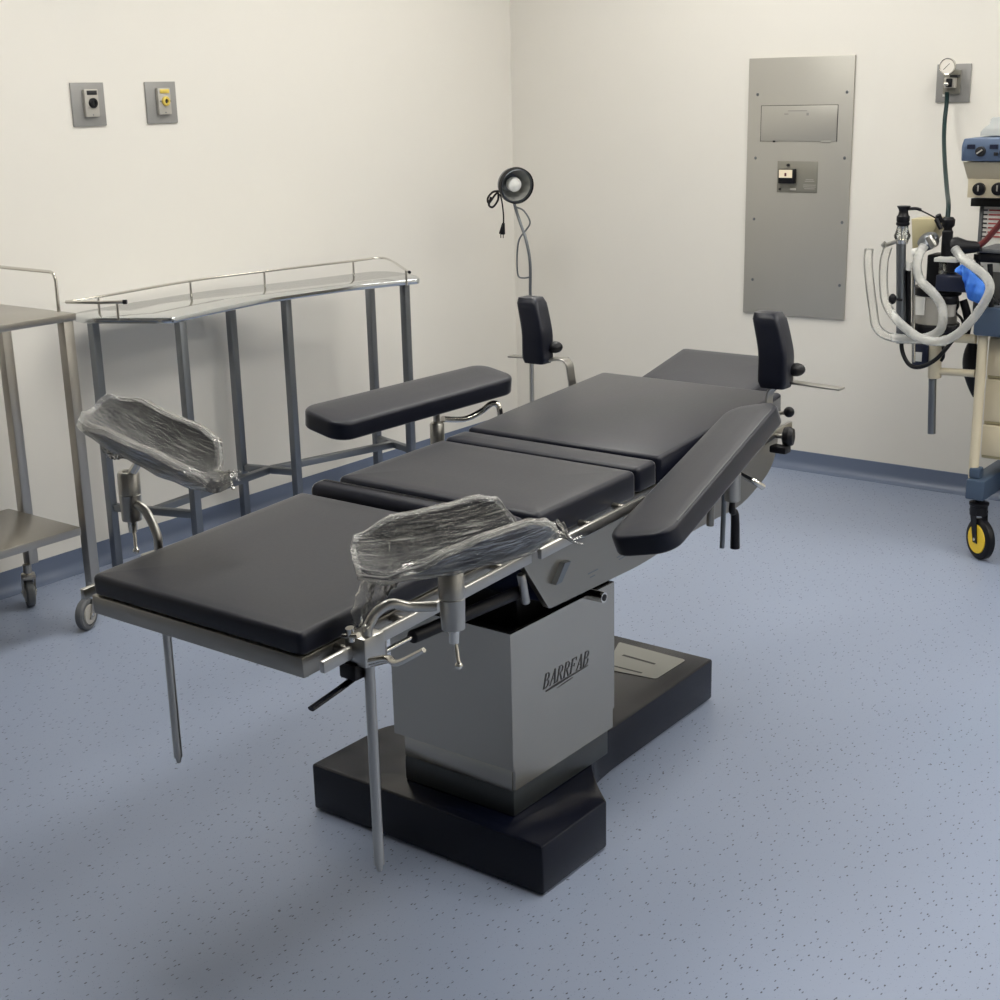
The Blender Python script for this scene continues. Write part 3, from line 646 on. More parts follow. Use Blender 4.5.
# ---------------------------------------------------------------- steel cart at the left edge
CT = thing('steel_cart', (-3.62, 2.0, 0), 'stainless steel cart on castors with a lower shelf at the left edge', 'cart')
cx0, cx1, cy0, cy1, cz = -3.72, -3.335, 1.50, 2.42, .929
m = MB(); m.box((cx0, cy0, cz-.020), (cx1, cy1, cz), .0015); m.build('tabletop', 'cart_steel', CT)
sz = .320
m = MB(); m.box((cx0+.035, cy0+.02, sz-.024), (cx1-.002, cy1-.0595, sz), .0015); m.build('shelf', 'cart_steel', CT)
lx = (CLEG[0], CLEG[1]); 
for x, y in ((CLEG[0], CLEG[2]), (CLEG[1], CLEG[2]), (CLEG[0], cy0+.03), (CLEG[1], cy0+.03)):
    MB().box((x-.016, y-.016, .142), (x+.016, y+.016, cz-.0201), .002).build('leg', 'cart_steel', CT)
def castor(parent, p, r, w, ang, zt, fork_m, tyre_m, disc_m, off=.03, disc_r=.62, hood=0):
    """p: floor contact of the wheel; zt: underside of what it carries; ang: direction the axle points"""
    c = V((p[0], p[1], r)); ax = V((math.cos(ang), math.sin(ang), 0)); tr = V((-ax.y, ax.x, 0))
    stem = c - tr*off
    m = MB(); m.cyl((stem.x, stem.y, zt-.03), (stem.x, stem.y, zt), .013); 
    m.lathe((stem.x, stem.y, zt-.045), (0, 0, 1), [(0, .02), (.008, .022), (.016, .02), (.018, .012)], 18)
    if hood: m.lathe((stem.x, stem.y, zt-.052), (0, 0, 1), [(0, hood), (.030, hood), (.033, hood*1.12), (.040, hood*1.12), (.042, hood*.8)], 22)
    for s in (1, -1):
        q = [stem+ax*s*(w/2+.004)-tr*.018, stem+ax*s*(w/2+.004)+tr*.018, c+ax*s*(w/2+.004)+tr*.011, c+ax*s*(w/2+.004)-tr*.011]
        q[0].z = q[1].z = zt-.036; q[2].z = q[3].z = r-.012
        m.rings([q, [k+ax*s*.0025 for k in q]])
    k = Matrix.Translation((stem.x, stem.y, zt-.04)) @ Matrix.Rotation(ang, 4, 'Z'); m.box((-w/2-.006, -.022, -.004), (w/2+.006, .022, .004), .001, k)
    cs = m.build('castor', fork_m, parent)
    m = MB(); m.lathe(c-ax*w/2, ax, [(0, r*.72), (.001, r*.9), (w*.2, r*.985), (w*.5, r), (w*.8, r*.985), (w-.001, r*.9), (w, r*.72), (w*.9, r*.70), (w*.1, r*.70)], 36, caps=False)
    m.lathe(c-ax*w*.42, ax, [(0, r*.05), (0, r*.71), (w*.84, r*.71), (w*.84, r*.05)], 36); m.build('tyre', tyre_m, cs)
    m = MB(); m.lathe(c-ax*(w/2+.002), ax, [(0, .001), (0, r*disc_r), (.003, r*(disc_r+.02)), (w+.001, r*(disc_r+.02)), (w+.004, r*disc_r), (w+.004, .001)], 30); m.build('wheel_disc', disc_m, cs)
    m = MB(); m.cyl(c-ax*(w/2+.010), c+ax*(w/2+.010), .0055, n=12); m.build('axle', 'chrome', cs)
castor(CT, (-3.3611, 2.3648, -0.0000), .0475, .026, R(202), .142, 'cart_steel', 'rubber', 'outlet_grey', .037)
castor(CT, (-3.6739, 2.3888, 0.0000), .0475, .026, R(64), .142, 'cart_steel', 'rubber', 'outlet_grey', .02)
for x in (CLEG[0], CLEG[1]): castor(CT, (x, cy0+.05, 0), .0475, .026, R(20), .142, 'cart_steel', 'rubber', 'outlet_grey', .02)
rz = cz+.110
a = V((-3.3983, 2.4100, 0.9269)); 
pts = [(a.x, a.y, cz), (a.x, a.y, rz-.02), (a.x-.006, a.y, rz-.005), (a.x-.02, a.y, rz), (cx0+.03, a.y+.005, rz), (cx0+.012, a.y-.02, rz), (cx0+.012, 1.62, rz), (cx0+.012, 1.6, rz-.015), (cx0+.012, 1.6, cz)]
m = MB(); m.tube(pts, .0048, 10); m.build('guard_rail', 'chrome', CT)

# ---------------------------------------------------------------- examination lamp in the corner
lx_, ly_ = LAMPXY
LP = thing('exam_lamp', (lx_, ly_, 0), 'gooseneck examination lamp on a thin pole in the corner', 'lamp')
YL = ly_
m = MB(); m.lathe((lx_, ly_, .03), (0, 0, 1), [(0, .16), (.012, .165), (.02, .15), (.03, .03), (.06, .016)], 32); lb = m.build('base', 'rubber', LP)
for i in range(5):
    an = 2*math.pi*i/5; m = MB(); m.ball((lx_+.13*math.cos(an), ly_+.13*math.sin(an), .016), .016); m.build('wheel', 'black', lb)
p1 = V((lx_, ly_, .05)); p2 = V((-3.3966, 4.6550, 0.6851)); p3 = V((-3.3960, 4.6550, 0.7176))
m = MB(); m.cyl(p1, (lx_, ly_, p2.z), .0098, n=16); m.build('pole', 'satin', LP)
head = V((-3.3937, 4.5700, 1.1353)); hd = V(HD).normalized()
m = MB(); m.tube([(lx_, ly_, p2.z-.02), (lx_, ly_, p2.z+.03), V((-3.3987, 4.6550, 0.8301)), V((-3.4168, 4.6550, 0.9169)), V((-3.4452, 4.6550, 0.9872)), V((-3.4687, 4.6550, 1.0497)), head-hd*.075], .0062, 12, 6); m.build('gooseneck', 'steel_leg', LP)
m = MB(); m.lathe(head, hd, [(-.105, .02), (-.10, .03), (-.085, .045), (-.05, .062), (-.012, .066), (0, .067), (.002, .063), (-.010, .061), (-.05, .052), (-.08, .035), (-.085, .001)], 36, caps=False); hh = m.build('lamp_head', 'steel_leg', LP)
m = MB(); m.lathe(head, hd, [(-.0785, .035), (-.05, .0505), (-.008, .0595), (-.007, .0600), (-.05, .0515), (-.079, .036)], 36, caps=False); m.build('reflector', 'reflector', hh)
m = MB(); m.lathe(head, hd, [(-.004, .0635), (.003, .0668), (.004, .070), (-.018, .071), (-.020, .067)], 36, caps=False); m.build('rim', 'black', hh)
m = MB(); m.lathe(head, hd, [(-.08, .012), (-.06, .018), (-.045, .027), (-.03, .029), (-.018, .026), (-.012, .015), (-.010, .0005)], 24); m.build('bulb', 'bulb', hh)
m = MB(); m.tube([V((-3.4638, 4.6550, 1.0459)), V((-3.4243, 4.6550, 1.0314)), V((-3.3954, 4.6550, 0.9890)), V((-3.4159, 4.6550, 0.9567)), V((-3.4518, 4.6550, 0.9154)), V((-3.4636, 4.6550, 0.8428)), V((-3.4601, 4.6550, 0.7744)), V((-3.4352, 4.6550, 0.7637)), V((-3.3949, 4.6550, 0.7701))], .0035, 8, 6); m.build('power_cord', 'steel_leg', LP)
m = MB(); m.tube([V((-3.5430, 4.6550, 1.0952)), V((-3.5338, 4.6550, 1.0637)), V((-3.5276, 4.6550, 1.0122)), V((-3.5285, 4.6550, 0.9763))], .003, 8, 4)
m.tube([V((-3.5427, 4.6550, 1.1070)), V((-3.5784, 4.6550, 1.1023)), V((-3.6048, 4.6550, 1.0777)), V((-3.6002, 4.6550, 1.0579)), V((-3.5686, 4.6550, 1.0906)), V((-3.5531, 4.6550, 1.0989)), V((-3.5539, 4.6550, 1.0711)), V((-3.5802, 4.6550, 1.0425)), V((-3.6005, 4.6550, 1.0499)), V((-3.5892, 4.6550, 1.0821))], .0045, 8, 5); pc = m.build('coiled_cord', 'black', LP)
m = MB(); a, b = V((-3.5284, 4.6550, 0.9803)), V((-3.5373, 4.6550, 0.9359)); m.cyl(a, b, .006, .013, 14, .002)
for s in (-1, 1): m.cyl(b+V((s*.006, 0, 0)), b+V((s*.006, 0, -.016)), .002, n=8)
m.build('plug', 'black', pc)
# ---------------------------------------------------------------- wall fittings
def wall_box(m, wall, u0, u1, z0, z1, d0, d1, bev=0):
    """a box standing d0..d1 off a wall; u runs along the wall"""
    if wall == 'left': m.box((XL+d0, u0, z0), (XL+d1, u1, z1), bev)
    else: m.box((u0, YB-d1, z0), (u1, YB-d0, z1), bev)
    return m
def outlet(y0, y1, label, yellow):
    t = thing('gas_outlet', (XL, (y0+y1)/2, 1.417), label, 'wall outlet')
    wall_box(MB(), 'left', y0, y1, 1.418, 1.550, .0003, .007, .0015).build('plate', 'grey_plate', t)
    a, b = y0+.040, y0+.092; zc = 1.488
    wall_box(MB(), 'left', a, b, 1.446, 1.530, .0071, .020, .002).build('terminal', 'outlet_grey', t)
    wall_box(MB(), 'left', a+.008, b-.006, 1.513, 1.526, .0201, .0225, .001).build('latch', 'yellow' if yellow else 'ink', t)
    m = MB(); c = V((XL+.0201, (a+b)/2+.002, zc)); m.lathe(c, (1, 0, 0), [(0, .0155), (.006, .0155), (.008, .013), (.008, .0075), (.001, .007), (.001, .0003)], 28)
    s = m.build('socket', 'yellow' if yellow else 'black', t)
    m = MB(); m.lathe(c+V((.0012, 0, 0)), (1, 0, 0), [(0, .0068), (.002, .0068), (.002, .0001)], 20); m.build('bore', 'ink', s)
    m = MB()
    if yellow:
        for s_ in (-1, 1): m.cyl(c+V((0, s_*.020, 0)), c+V((.002, s_*.020, 0)), .003, n=10)
    m.cyl(V((XL+.02, (a+b)/2, 1.452)), V((XL+.0213, (a+b)/2, 1.452)), .0022, n=10); m.build('screw', 'steel_leg', t)
outlet(2.846, 2.971, 'grey wall plate with a black gas socket, farther from the room corner', False)
outlet(3.137, 3.263, 'grey wall plate with a yellow gas socket, nearer the room corner', True)

# electrical panel on the back wall
P = thing('electrical_panel', (-2.47, YB, .616), 'tall grey electrical panel with a small meter on the back wall', 'electrical panel')
wall_box(MB(), 'back', -2.686, -2.254, .617, 1.593, .0003, .010, .0015).build('cover_plate', 'panel', P)
m = MB()
wall_box(m, 'back', -2.627, -2.314, 1.286, 1.4165, .0101, .0125, .001); d = m.build('door', 'panel', P)
m = MB()
for a, b, c, e in ((-2.6295, -2.6272, 1.284, 1.4185), (-2.3138, -2.3115, 1.284, 1.4185), (-2.6295, -2.3115, 1.4167, 1.4185)): wall_box(m, 'back', a, b, c, e, .0101, .0108)
m.build('door_seam', 'ink', d)
m = MB(); wall_box(m, 'back', -2.375, -2.335, 1.2815, 1.288, .0101, .014, .001); m.build('hinge', 'outlet_grey', d)
m = MB(); wall_box(m, 'back', -2.575, -2.565, 1.2815, 1.288, .0101, .014, .001); m.build('hinge', 'ink', d)
m = MB(); wall_box(m, 'back', -2.515, -2.435, 1.396, 1.399, .0126, .0132); wall_box(m, 'back', -2.530, -2.512, 1.384, 1.388, .0126, .0132); wall_box(m, 'back', -2.438, -2.428, 1.380, 1.390, .0126, .0136); m.build('latch_mark', 'grey_plate', d)
m = MB(); wall_box(m, 'back', -2.552, -2.384, 1.094, 1.2115, .0101, .0118, .0006); ins = m.build('meter_plate', 'panel_inset', P)
m = MB(); wall_box(m, 'back', -2.540, -2.471, 1.128, 1.183, .0119, .030, .003); me_ = m.build('meter', 'black', P)
m = MB(); wall_box(m, 'back', -2.536, -2.480, 1.150, 1.180, .0301, .0312); mf = m.build('meter_face', 'meter', me_)
m = MB(); wall_box(m, 'back', -2.512, -2.504, 1.156, 1.168, .0313, .0318); m.build('needle', 'dark_red', mf)
m = MB(); m.cyl((-2.506, YB-.0119, 1.1965), (-2.506, YB-.019, 1.1965), .0055, n=12); m.build('indicator', 'ink', ins)
m = MB(); m.cyl((-2.538, YB-.0119, 1.106), (-2.538, YB-.017, 1.106), .0045, n=12); m.build('button', 'ink', ins)
m = MB(); wall_box(m, 'back', -2.494, -2.471, 1.102, 1.110, .0119, .015, .001); m.build('switch', 'outlet_grey', ins)
m = MB()
for i, (a, b, z) in enumerate(((-2.432, -2.40, 1.142), (-2.436, -2.396, 1.136), (-2.442, -2.389, 1.122), (-2.442, -2.389, 1.115), (-2.436, -2.393, 1.108))): wall_box(m, 'back', a, b, z, z+.0025, .0119, .0122)
m.build('printed_line', 'panel', ins)
for px in (X0 for X0 in SCREWS):
    m = MB(); m.lathe((px[0], YB-.0101, px[2]), (0, -1, 0), [(0, .006), (.002, .005), (.003, .0001)], 12); m.build('screw', 'steel_leg', P)

# vacuum outlet with gauge on the back wall
G = thing('gauge_outlet', (-1.885, YB, 1.42), 'grey wall outlet with a round pressure gauge on the back wall', 'wall outlet')
wall_box(MB(), 'back', -1.945, -1.8225, 1.421, 1.551, .0003, .007, .0015).build('plate', 'grey_plate', G)
wall_box(MB(), 'back', -1.916, -1.856, 1.449, 1.530, .0071, .018, .002).build('terminal', 'panel_inset', G)
wall_box(MB(), 'back', -1.904, -1.866, 1.470, 1.506, .0181, .045, .003).build('regulator', 'outlet_grey', G)
m = MB(); wall_box(m, 'back', -1.893, -1.872, 1.473, 1.502, .0451, .056, .003); m.build('control_knob', 'black', G)
m = MB(); c = V((-1.8854, 5.0800, 1.5424)); m.cyl(c+V((0, .045, -.004)), c+V((0, .0, 0)), .008, n=14); m.lathe(c, (0.02, -1, 0.03), [(-.006, .022), (.004, .0285), (.014, .0285), (.016, .027), (.0155, .0255), (.012, .025), (.012, .0005)], 36); g = m.build('gauge', 'chrome', G)
m = MB(); m.lathe(c+V((0, -.0125, 0)), (.02, -1, .03), [(0, .0005), (0, .0246), (.001, .0246), (.001, .0005)], 32); gf = m.build('dial', 'dial', g)
m = MB(); a, b = c+V((-.012, -.0140, -.010)), c+V((.009, -.0140, .010)); m.cyl(a, b, .0013, .0008, n=6); m.build('needle', 'ink', gf)
m = MB(); wall_box(m, 'back', -1.882, -1.856, 1.507, 1.514, .018, .05, .001); m.build('bracket', 'ink', G)
c2 = V((-1.8867, 5.0700, 1.4839)); m = MB(); m.cyl(c2+V((0, .03, 0)), c2, .007, n=14); m.ball(c2, .010, (1, 1, .8)); m.build('valve', 'chrome', G)
for k in (944.5, 948): pass
m = MB(); wall_box(m, 'back', -1.918, -1.910, 1.441, 1.450, .0071, .012, .001); wall_box(m, 'back', -1.906, -1.898, 1.441, 1.450, .0071, .012, .001); m.build('clip', 'white', G)
# green gas hose down to the machine
m = MB(); m.tube([V((-1.8887, 5.0900, 1.4567)), V((-1.8878, 5.0900, 1.4160)), V((-1.8829, 5.0700, 1.3620)), V((-1.8554, 5.0000, 1.2965)), V((-1.7908, 4.8500, 1.2203)), V((-1.7161, 4.6800, 1.1502)), V((-1.6422, 4.5000, 1.1173)), V((-1.6297, 4.4650, 1.0770))], .0075, 12, 6)
tag(m.build('gas_hose', 'green', None, 60), 'dark green gas hose hanging from the gauge outlet to the machine', 'hose')

# ---------------------------------------------------------------- anaesthesia machine at the right edge
AM = thing('anesthesia_machine', (-1.2, 4.7, 0), 'cream and blue anaesthesia machine on castors at the right edge', 'anaesthesia machine')
XE = -.78                                            # far side, beyond the picture
def yb(name, m, x0, x1, z0, z1, y0, y1, bev=.003, par=None):
    return MB().box((x0, y0, z0), (x1, y1, z1), bev).build(name, m, par or AM)
fx0 = (-1.4916, 4.4000, 0.2265)[0]
bz0, bz1 = (-1.4668, 4.4000, 0.1969)[2], (-1.4714, 4.4000, 0.2630)[2]
b = yb('base_frame', 'blue', fx0, fx0+.062, bz0, bz1, 4.40, 5.02, .006)
yb('base_sleeve', 'blue', (-1.4889, 4.4200, 0.2725)[0], (-1.4536, 4.4200, 0.2776)[0], bz1, (-1.4713, 4.4200, 0.2983)[2], 4.415, 4.455, .006, b)
yb('base_frame', 'blue', XE-.06, XE, bz0, bz1, 4.40, 5.02, .006)
yb('base_plate', 'blue', fx0+.0625, XE-.0605, bz0+.01, bz1+.005, 4.62, 5.02, .004)
castor(AM, (-1.4352, 4.4150, 0.0000), .068, .030, math.atan2(-.78, -.62), bz0-.0005, 'black', 'black', 'yellow_wheel', .022, .68, .028)
castor(AM, (XE-.03, 4.43, 0), .074, .030, R(-60), bz0-.0005, 'black', 'rubber', 'yellow_wheel', .028, .66)
for xx in (fx0+.03, XE-.03): castor(AM, (xx, 4.97, 0), .074, .030, R(-70), bz0-.0005, 'black', 'rubber', 'yellow_wheel', .028, .66)
px_ = (-1.4805, 4.4350, 0.3535)[0]
tz0, tz1 = (-1.4477, 4.4000, 0.7274)[2], (-1.4543, 4.4000, 0.8172)[2]
m = MB(); m.cyl((px_, 4.435, bz1), (px_, 4.435, tz0-.0005), .0155, n=20); m.build('post', 'cream', AM)
yb('worktop', 'blue', (-1.5033, 4.4000, 0.7605)[0], XE, tz0, tz1, 4.40, 5.0, .008)
yb('worktop_tray', 'steel_top', (-1.4850, 4.4000, 0.8119)[0], XE-.02, tz1+.0005, tz1+.006, 4.42, 4.98, .002)
# drawers
yd = 4.47; dx0 = (-1.4750, 4.4700, 0.5116)[0]
yb('cabinet', 'cream', dx0, XE-.02, bz1+.055, tz0-.001, yd+.012, 4.98, .004)
zs = [tz0-.012, (-1.4612, 4.4700, 0.5845)[2], (-1.4502, 4.4700, 0.4359)[2], bz1+.06]
for a, b_ in zip(zs, zs[1:]):
    d = yb('drawer', 'cream', dx0+.002, XE-.025, b_+.008, a-.004, yd, yd+.0118, .003)
    yb('pull', 'cream_dark', dx0+.004, XE-.03, b_+.0005, b_+.0078, yd+.004, yd+.0118, .001, d)
# upper column
yu = 4.58
cx = (-1.5703, 4.5800, 1.0349)[0]
yb('column_frame', 'rubber', cx, cx+.012, (-1.5509, 4.5800, 0.7639)[2], (-1.5759, 4.5800, 1.1132)[2], yu, yu+.25, .002)
fp = yb('flowmeter_panel', 'white', cx+.0125, XE-.03, (-1.5223, 4.5800, 0.9041)[2], (-1.5375, 4.5800, 1.1112)[2], yu+.004, yu+.24, .002)
for i in range(7):
    z = (-1.5368, 4.5800, 1.1019)[2]-.0137*i-.004
    m = MB(); m.box(((-1.5588, 4.5800, 1.0981)[0], yu+.001, z-.002), ((-1.5445, 4.5800, 1.0986)[0], yu+.0039, z+.002)); m.build('scale_mark', 'ink', fp)
    m = MB(); m.box(((-1.5397, 4.5800, 1.0987)[0], yu+.001, z-.0022), ((-1.4863, 4.5800, 1.1003)[0], yu+.0039, z+.0022)); m.build('scale_mark', 'red', fp)
yb('underside_shelf', 'black', (-1.5898, 4.5800, 1.1285)[0], XE-.02, (-1.5375, 4.5800, 1.1112)[2], (-1.5393, 4.5800, 1.1360)[2], yu-.03, yu+.26, .002)  # black underside below the control panel
yg = 4.50
cp_ = yb('control_panel', 'cream', (-1.5851, 4.5000, 1.1712)[0], XE-.02, (-1.5280, 4.5000, 1.1420)[2], (-1.5322, 4.5000, 1.1997)[2], yg, yg+.32, .002)
for px in ((-1.5472, 4.5000, 1.1690), (-1.4882, 4.5000, 1.1703)):
    m = MB(); m.lathe((px[0], yg-.0005, px[2]), (0, -1, 0), [(0, .020), (.010, .019), (.012, .016), (.013, .0005)], 24); k = m.build('knob', 'black', cp_)
    m = MB(); m.box((px[0]-.002, yg-.0155, px[2]-.006), (px[0]+.002, yg-.0136, px[2]+.012)); m.build('pointer', 'outlet_grey', k)
a0, a1 = (-1.5870, 4.5000, 1.1988), (-1.5888, 4.4550, 1.2528)
m = MB(); m.rings([[(a0[0], yg+.001, a0[2]+.0005), (XE-.02, yg+.001, a0[2]+.0005), (XE-.02, yg+.31, a0[2]+.0005), (a0[0], yg+.31, a0[2]+.0005)], [(a1[0], yg-.045, a1[2]), (XE, yg-.045, a1[2]), (XE, yg+.32, a1[2]), (a1[0], yg+.32, a1[2])]])
m.build('tapered_housing', 'cream', AM)
ym = 4.44
q = [(-1.5899, 4.4400, 1.2566), (-1.5914, 4.4400, 1.3015), (-1.5852, 4.4400, 1.3239)]
poly = roundpoly([(q[0][0], q[0][2]), (XE, q[0][2]), (XE, q[2][2]+.002), (q[2][0], q[2][2]), (q[1][0], q[1][2])], [.003, .01, .01, .006, .006])
m = MB(); m.prism(poly, ym, ym+.34, 'y', .003); mo = m.build('monitor', 'monitor_blue', AM)
def facebox(name, mt_, x0, y0, x1, y1, par, d=.002, yy=ym):
    pass
for a, b_ in (((-1.5731, 4.4400, 1.3061), (-1.5489, 4.4400, 1.2928)), ((-1.5040, 4.4400, 1.3064), (-1.4787, 4.4400, 1.2932))):
    m = MB(); m.box((a[0], ym-.002, b_[2]), (b_[0], ym-.0003, a[2])); m.build('display', 'navy', mo)
m = MB(); a = (-1.5300, 4.4400, 1.2855); m.lathe((a[0], ym-.0003, a[2]), (0, -1, 0), [(0, .0155), (.010, .0145), (.012, .0005)], 24); k = m.build('knob', 'ink', mo)
m = MB(); m.box((a[0]-.010, ym-.0165, a[2]-.002), (a[0]+.010, ym-.0126, a[2]+.002), 0, Matrix.Translation((a[0], 0, a[2])) @ Matrix.Rotation(R(-35), 4, 'Y') @ Matrix.Translation((-a[0], 0, -a[2]))); m.build('pointer', 'outlet_grey', k)
a = (-1.4837, 4.4400, 1.2784); m = MB(); m.box((a[0]-.006, ym-.003, a[2]-.005), (a[0]+.006, ym-.0003, a[2]+.005)); m.build('button', 'ink', mo)
a = (-1.4720, 4.4400, 1.2844); m = MB(); m.lathe((a[0]+.016, ym-.0003, a[2]), (0, -1, 0), [(0, .0155), (.010, .0145), (.012, .0005)], 24); m.build('knob', 'ink', mo)
# folding writing shelf
ys = 4.42
ws = yb('writing_shelf', 'rubber', (-1.5124, 4.4200, 0.9657)[0], XE-.05, (-1.4887, 4.4200, 0.9822)[2], (-1.4896, 4.4200, 0.9944)[2], ys, ys+.22, .002)
yb('shelf_bracket', 'black', (-1.5155, 4.4200, 0.9655)[0], XE-.06, (-1.4865, 4.4200, 0.9516)[2], (-1.4886, 4.4200, 0.9807)[2], ys+.01, ys+.16, .004)
m = MB(); a = V((-1.5155, 4.4200, 0.9655)); m.lathe(a+V((0, .02, -.035)), (0, 0, 1), [(0, .012), (.006, .018), (.010, .010), (.022, .007), (.030, .014), (.045, .014)], 18); m.build('shelf_knob', 'black', AM)
m = MB(); m.tube([V((-1.4709, 4.4200, 0.9494)), V((-1.4619, 4.4200, 0.8699)), V((-1.4581, 4.4200, 0.8174))], .008, 10); m.tube([V((-1.4907, 4.4200, 0.9237)), V((-1.4553, 4.4000, 0.8727)), V((-1.4274, 4.4000, 0.8284))], .003, 8, 4); m.build('instrument_rod', 'black', AM)
# dark breathing mask lying on its side, its dark red tube
yk = 4.40
m = MB(); a, b_ = V((-1.5703, 4.4000, 0.9987)), V((-1.4956, 4.4000, 1.0021)); d = (b_-a).normalized(); L_ = (b_-a).length
m.lathe(a, d, [(-.010, .026), (-.012, .030), (.0, .0315), (.012, .027), (.030, .021), (L_*.8, .017), (L_, .013), (L_, .001)], 26)
tag(m.build('breathing_mask', 'black', None, 50), 'black rubber breathing mask lying in front of the writing shelf', 'mask')
m = MB(); m.tube([V((-1.5080, 4.4000, 1.0016)), V((-1.4846, 4.4000, 1.0209)), V((-1.4594, 4.4000, 1.0521)), V((-1.4318, 4.4000, 1.0891))], .0095, 12, 5); tag(m.build('mask_tube', 'dark_red', None, 60), 'dark red tube rising from the black mask', 'hose')
# clear packet lying on the monitor
a = (-1.5783, 4.6000, 1.3162); m = MB(); rnd = random.Random(4); rg = []
for i, (w, dz, ins) in enumerate(((0, .0, .0), (0, .012, .0), (0, .026, .012), (0, .034, .02), (0, .05, .024), (0, .056, .03))):
    x0 = (-1.5783, 4.6000, 1.3162)[0]+ins; rg.append([(x0+.004*rnd.random(), 4.56+ins*.5, a[2]+dz), (x0+.30, 4.56, a[2]+dz+.004), (x0+.30, 4.74, a[2]+dz), (x0+.004*rnd.random(), 4.74, a[2]+dz)])
m.rings(rg); o = m.build('supply_packet', 'pack', None, 25); o.location.z += q[2][2]+.0035-a[2]; tag(o, 'pale translucent blue packet lying on the blue monitor', 'packet')

# absorber arm
ya = 4.44
ab = subempty('absorber', (-1.6394, 4.4400, 0.6956), AM)
def tubep(name, mt_, pts, r, k=0, n=12, par=None, y=None):
    m = MB(); m.tube([V(p) for p in pts], r, n, k); return m.build(name, mt_, par or ab, 50)
m = MB(); m.cyl((-1.5044, 4.4400, 0.7103), (-1.6334, 4.4400, 0.7058), .0145, n=16); m.build('support_arm', 'cream', ab)
m = MB(); m.cyl((-1.4998, 4.4400, 0.6002), (-1.6263, 4.4400, 0.5958), .0120, n=16); m.build('support_arm', 'cream', ab)
m = MB(); m.cyl((-1.6298, 4.4400, 0.5725), (-1.6459, 4.4400, 0.8238), .0215, n=24, bev=.003); m.build('sleeve', 'cream', ab)
m = MB(); m.cyl((-1.6280, 4.4400, 0.3882), (-1.6362, 4.4400, 0.5685), .0125, n=20); m.build('pole', 'steel_leg', ab)
# canister with dark rims, label
yc = 4.40
c0, c1 = V((-1.6427, 4.4000, 0.7302)), V((-1.6463, 4.4000, 0.8384))
rr = abs((-1.5761, 4.4000, 0.8022)[0]-(-1.7224, 4.4000, 0.7916)[0])/2
cc = V((((-1.5761, 4.4000, 0.8022)[0]+(-1.7224, 4.4000, 0.7916)[0])/2, yc+rr*.1, 0))
can = MB(); can.lathe((cc.x, ya+.03, c0.z), (0, 0, 1), [(0, rr*.9), (c1.z-c0.z, rr*.9)], 32); can = can.build('canister', 'outlet_grey', ab)
for z, h in ((c1.z, .026), (c0.z-.012, .030)):
    m = MB(); m.lathe((cc.x, ya+.03, z), (0, 0, 1), [(0, rr), (.003, rr*1.03), (h-.003, rr*1.03), (h, rr)], 32); m.build('canister_rim', 'black', can)
yb('canister_label', 'white', (-1.6913, 4.4000, 0.8258)[0], (-1.6619, 4.4000, 0.8278)[0], (-1.6753, 4.4000, 0.7790)[2], (-1.6788, 4.4000, 0.8362)[2], ya+.03-rr*.98, ya+.03-rr*.92, 0, can)
# chimney tubes with the black connector on top
m = MB(); m.cyl(V((-1.7210, 4.3700, 0.6894)), V((-1.7394, 4.3700, 1.0064)), .0150, n=20); m.build('valve_tube', 'steel_leg', ab)
m = MB(); m.cyl(V((-1.6721, 4.3600, 0.6338)), V((-1.6901, 4.3600, 0.9317)), .0058, n=12); m.build('guide_rod', 'chrome', ab)
m = MB(); m.cyl(V((-1.7055, 4.3900, 0.6877)), V((-1.7203, 4.3900, 0.9362)), .0095, n=12); m.build('guide_tube', 'black', ab)
a = V((-1.7367, 4.3700, 1.0159))
m = MB(); m.lathe(a, (0, 0, 1), [(0, .020), (.006, .024), (.014, .026), (.022, .022), (.036, .018), (.052, .017), (.052, .001)], 24); m.build('valve_dome', 'glass', ab)
m = MB(); m.lathe(a+V((0, 0, .001)), (0, 0, 1), [(-.012, .018), (0, .021), (.004, .012), (.03, .009), (.046, .0125), (.0465, .001)], 22); m.build('valve_disc', 'chrome', ab)
z0 = (-1.7360, 4.3700, 1.0595)[2]
m = MB(); m.lathe((a.x, 4.37, z0), (0, 0, 1), [(0, .017), (.004, .021), (.010, .0215), (.012, .0185), (.016, .0205), (.030, .0205), (.034, .0165), (.046, .014), (.052, .016), (.060, .021), (.062, .021), (.062, .001)], 24); m.build('connector', 'black', ab)
tubep('sensor_cable', 'black', [(-1.7228, 4.3700, 1.1124), (-1.6971, 4.3700, 1.1147), (-1.6808, 4.3700, 1.1106)], .005, 4)
tubep('sensor_cable', 'black', [(-1.6840, 4.3700, 1.1105), (-1.6549, 4.3800, 1.0954), (-1.6392, 4.4000, 1.0805), (-1.6251, 4.4100, 1.0509)], .0024, 4)
m = MB(); m.cyl(V((-1.6350, 4.3800, 1.0838)), V((-1.6172, 4.3800, 1.0538)), .007, n=12); m.build('cable_plug', 'black', ab)
# outlet stub to the left
m = MB(); m.cyl(V((-1.7393, 4.3600, 1.0167)), V((-1.7909, 4.3600, 0.9956)), .0065, n=14); m.cyl(V((-1.7848, 4.3600, 1.0053)), V((-1.7941, 4.3600, 0.9939)), .0085, n=14); m.build('outlet_stub', 'satin', ab)
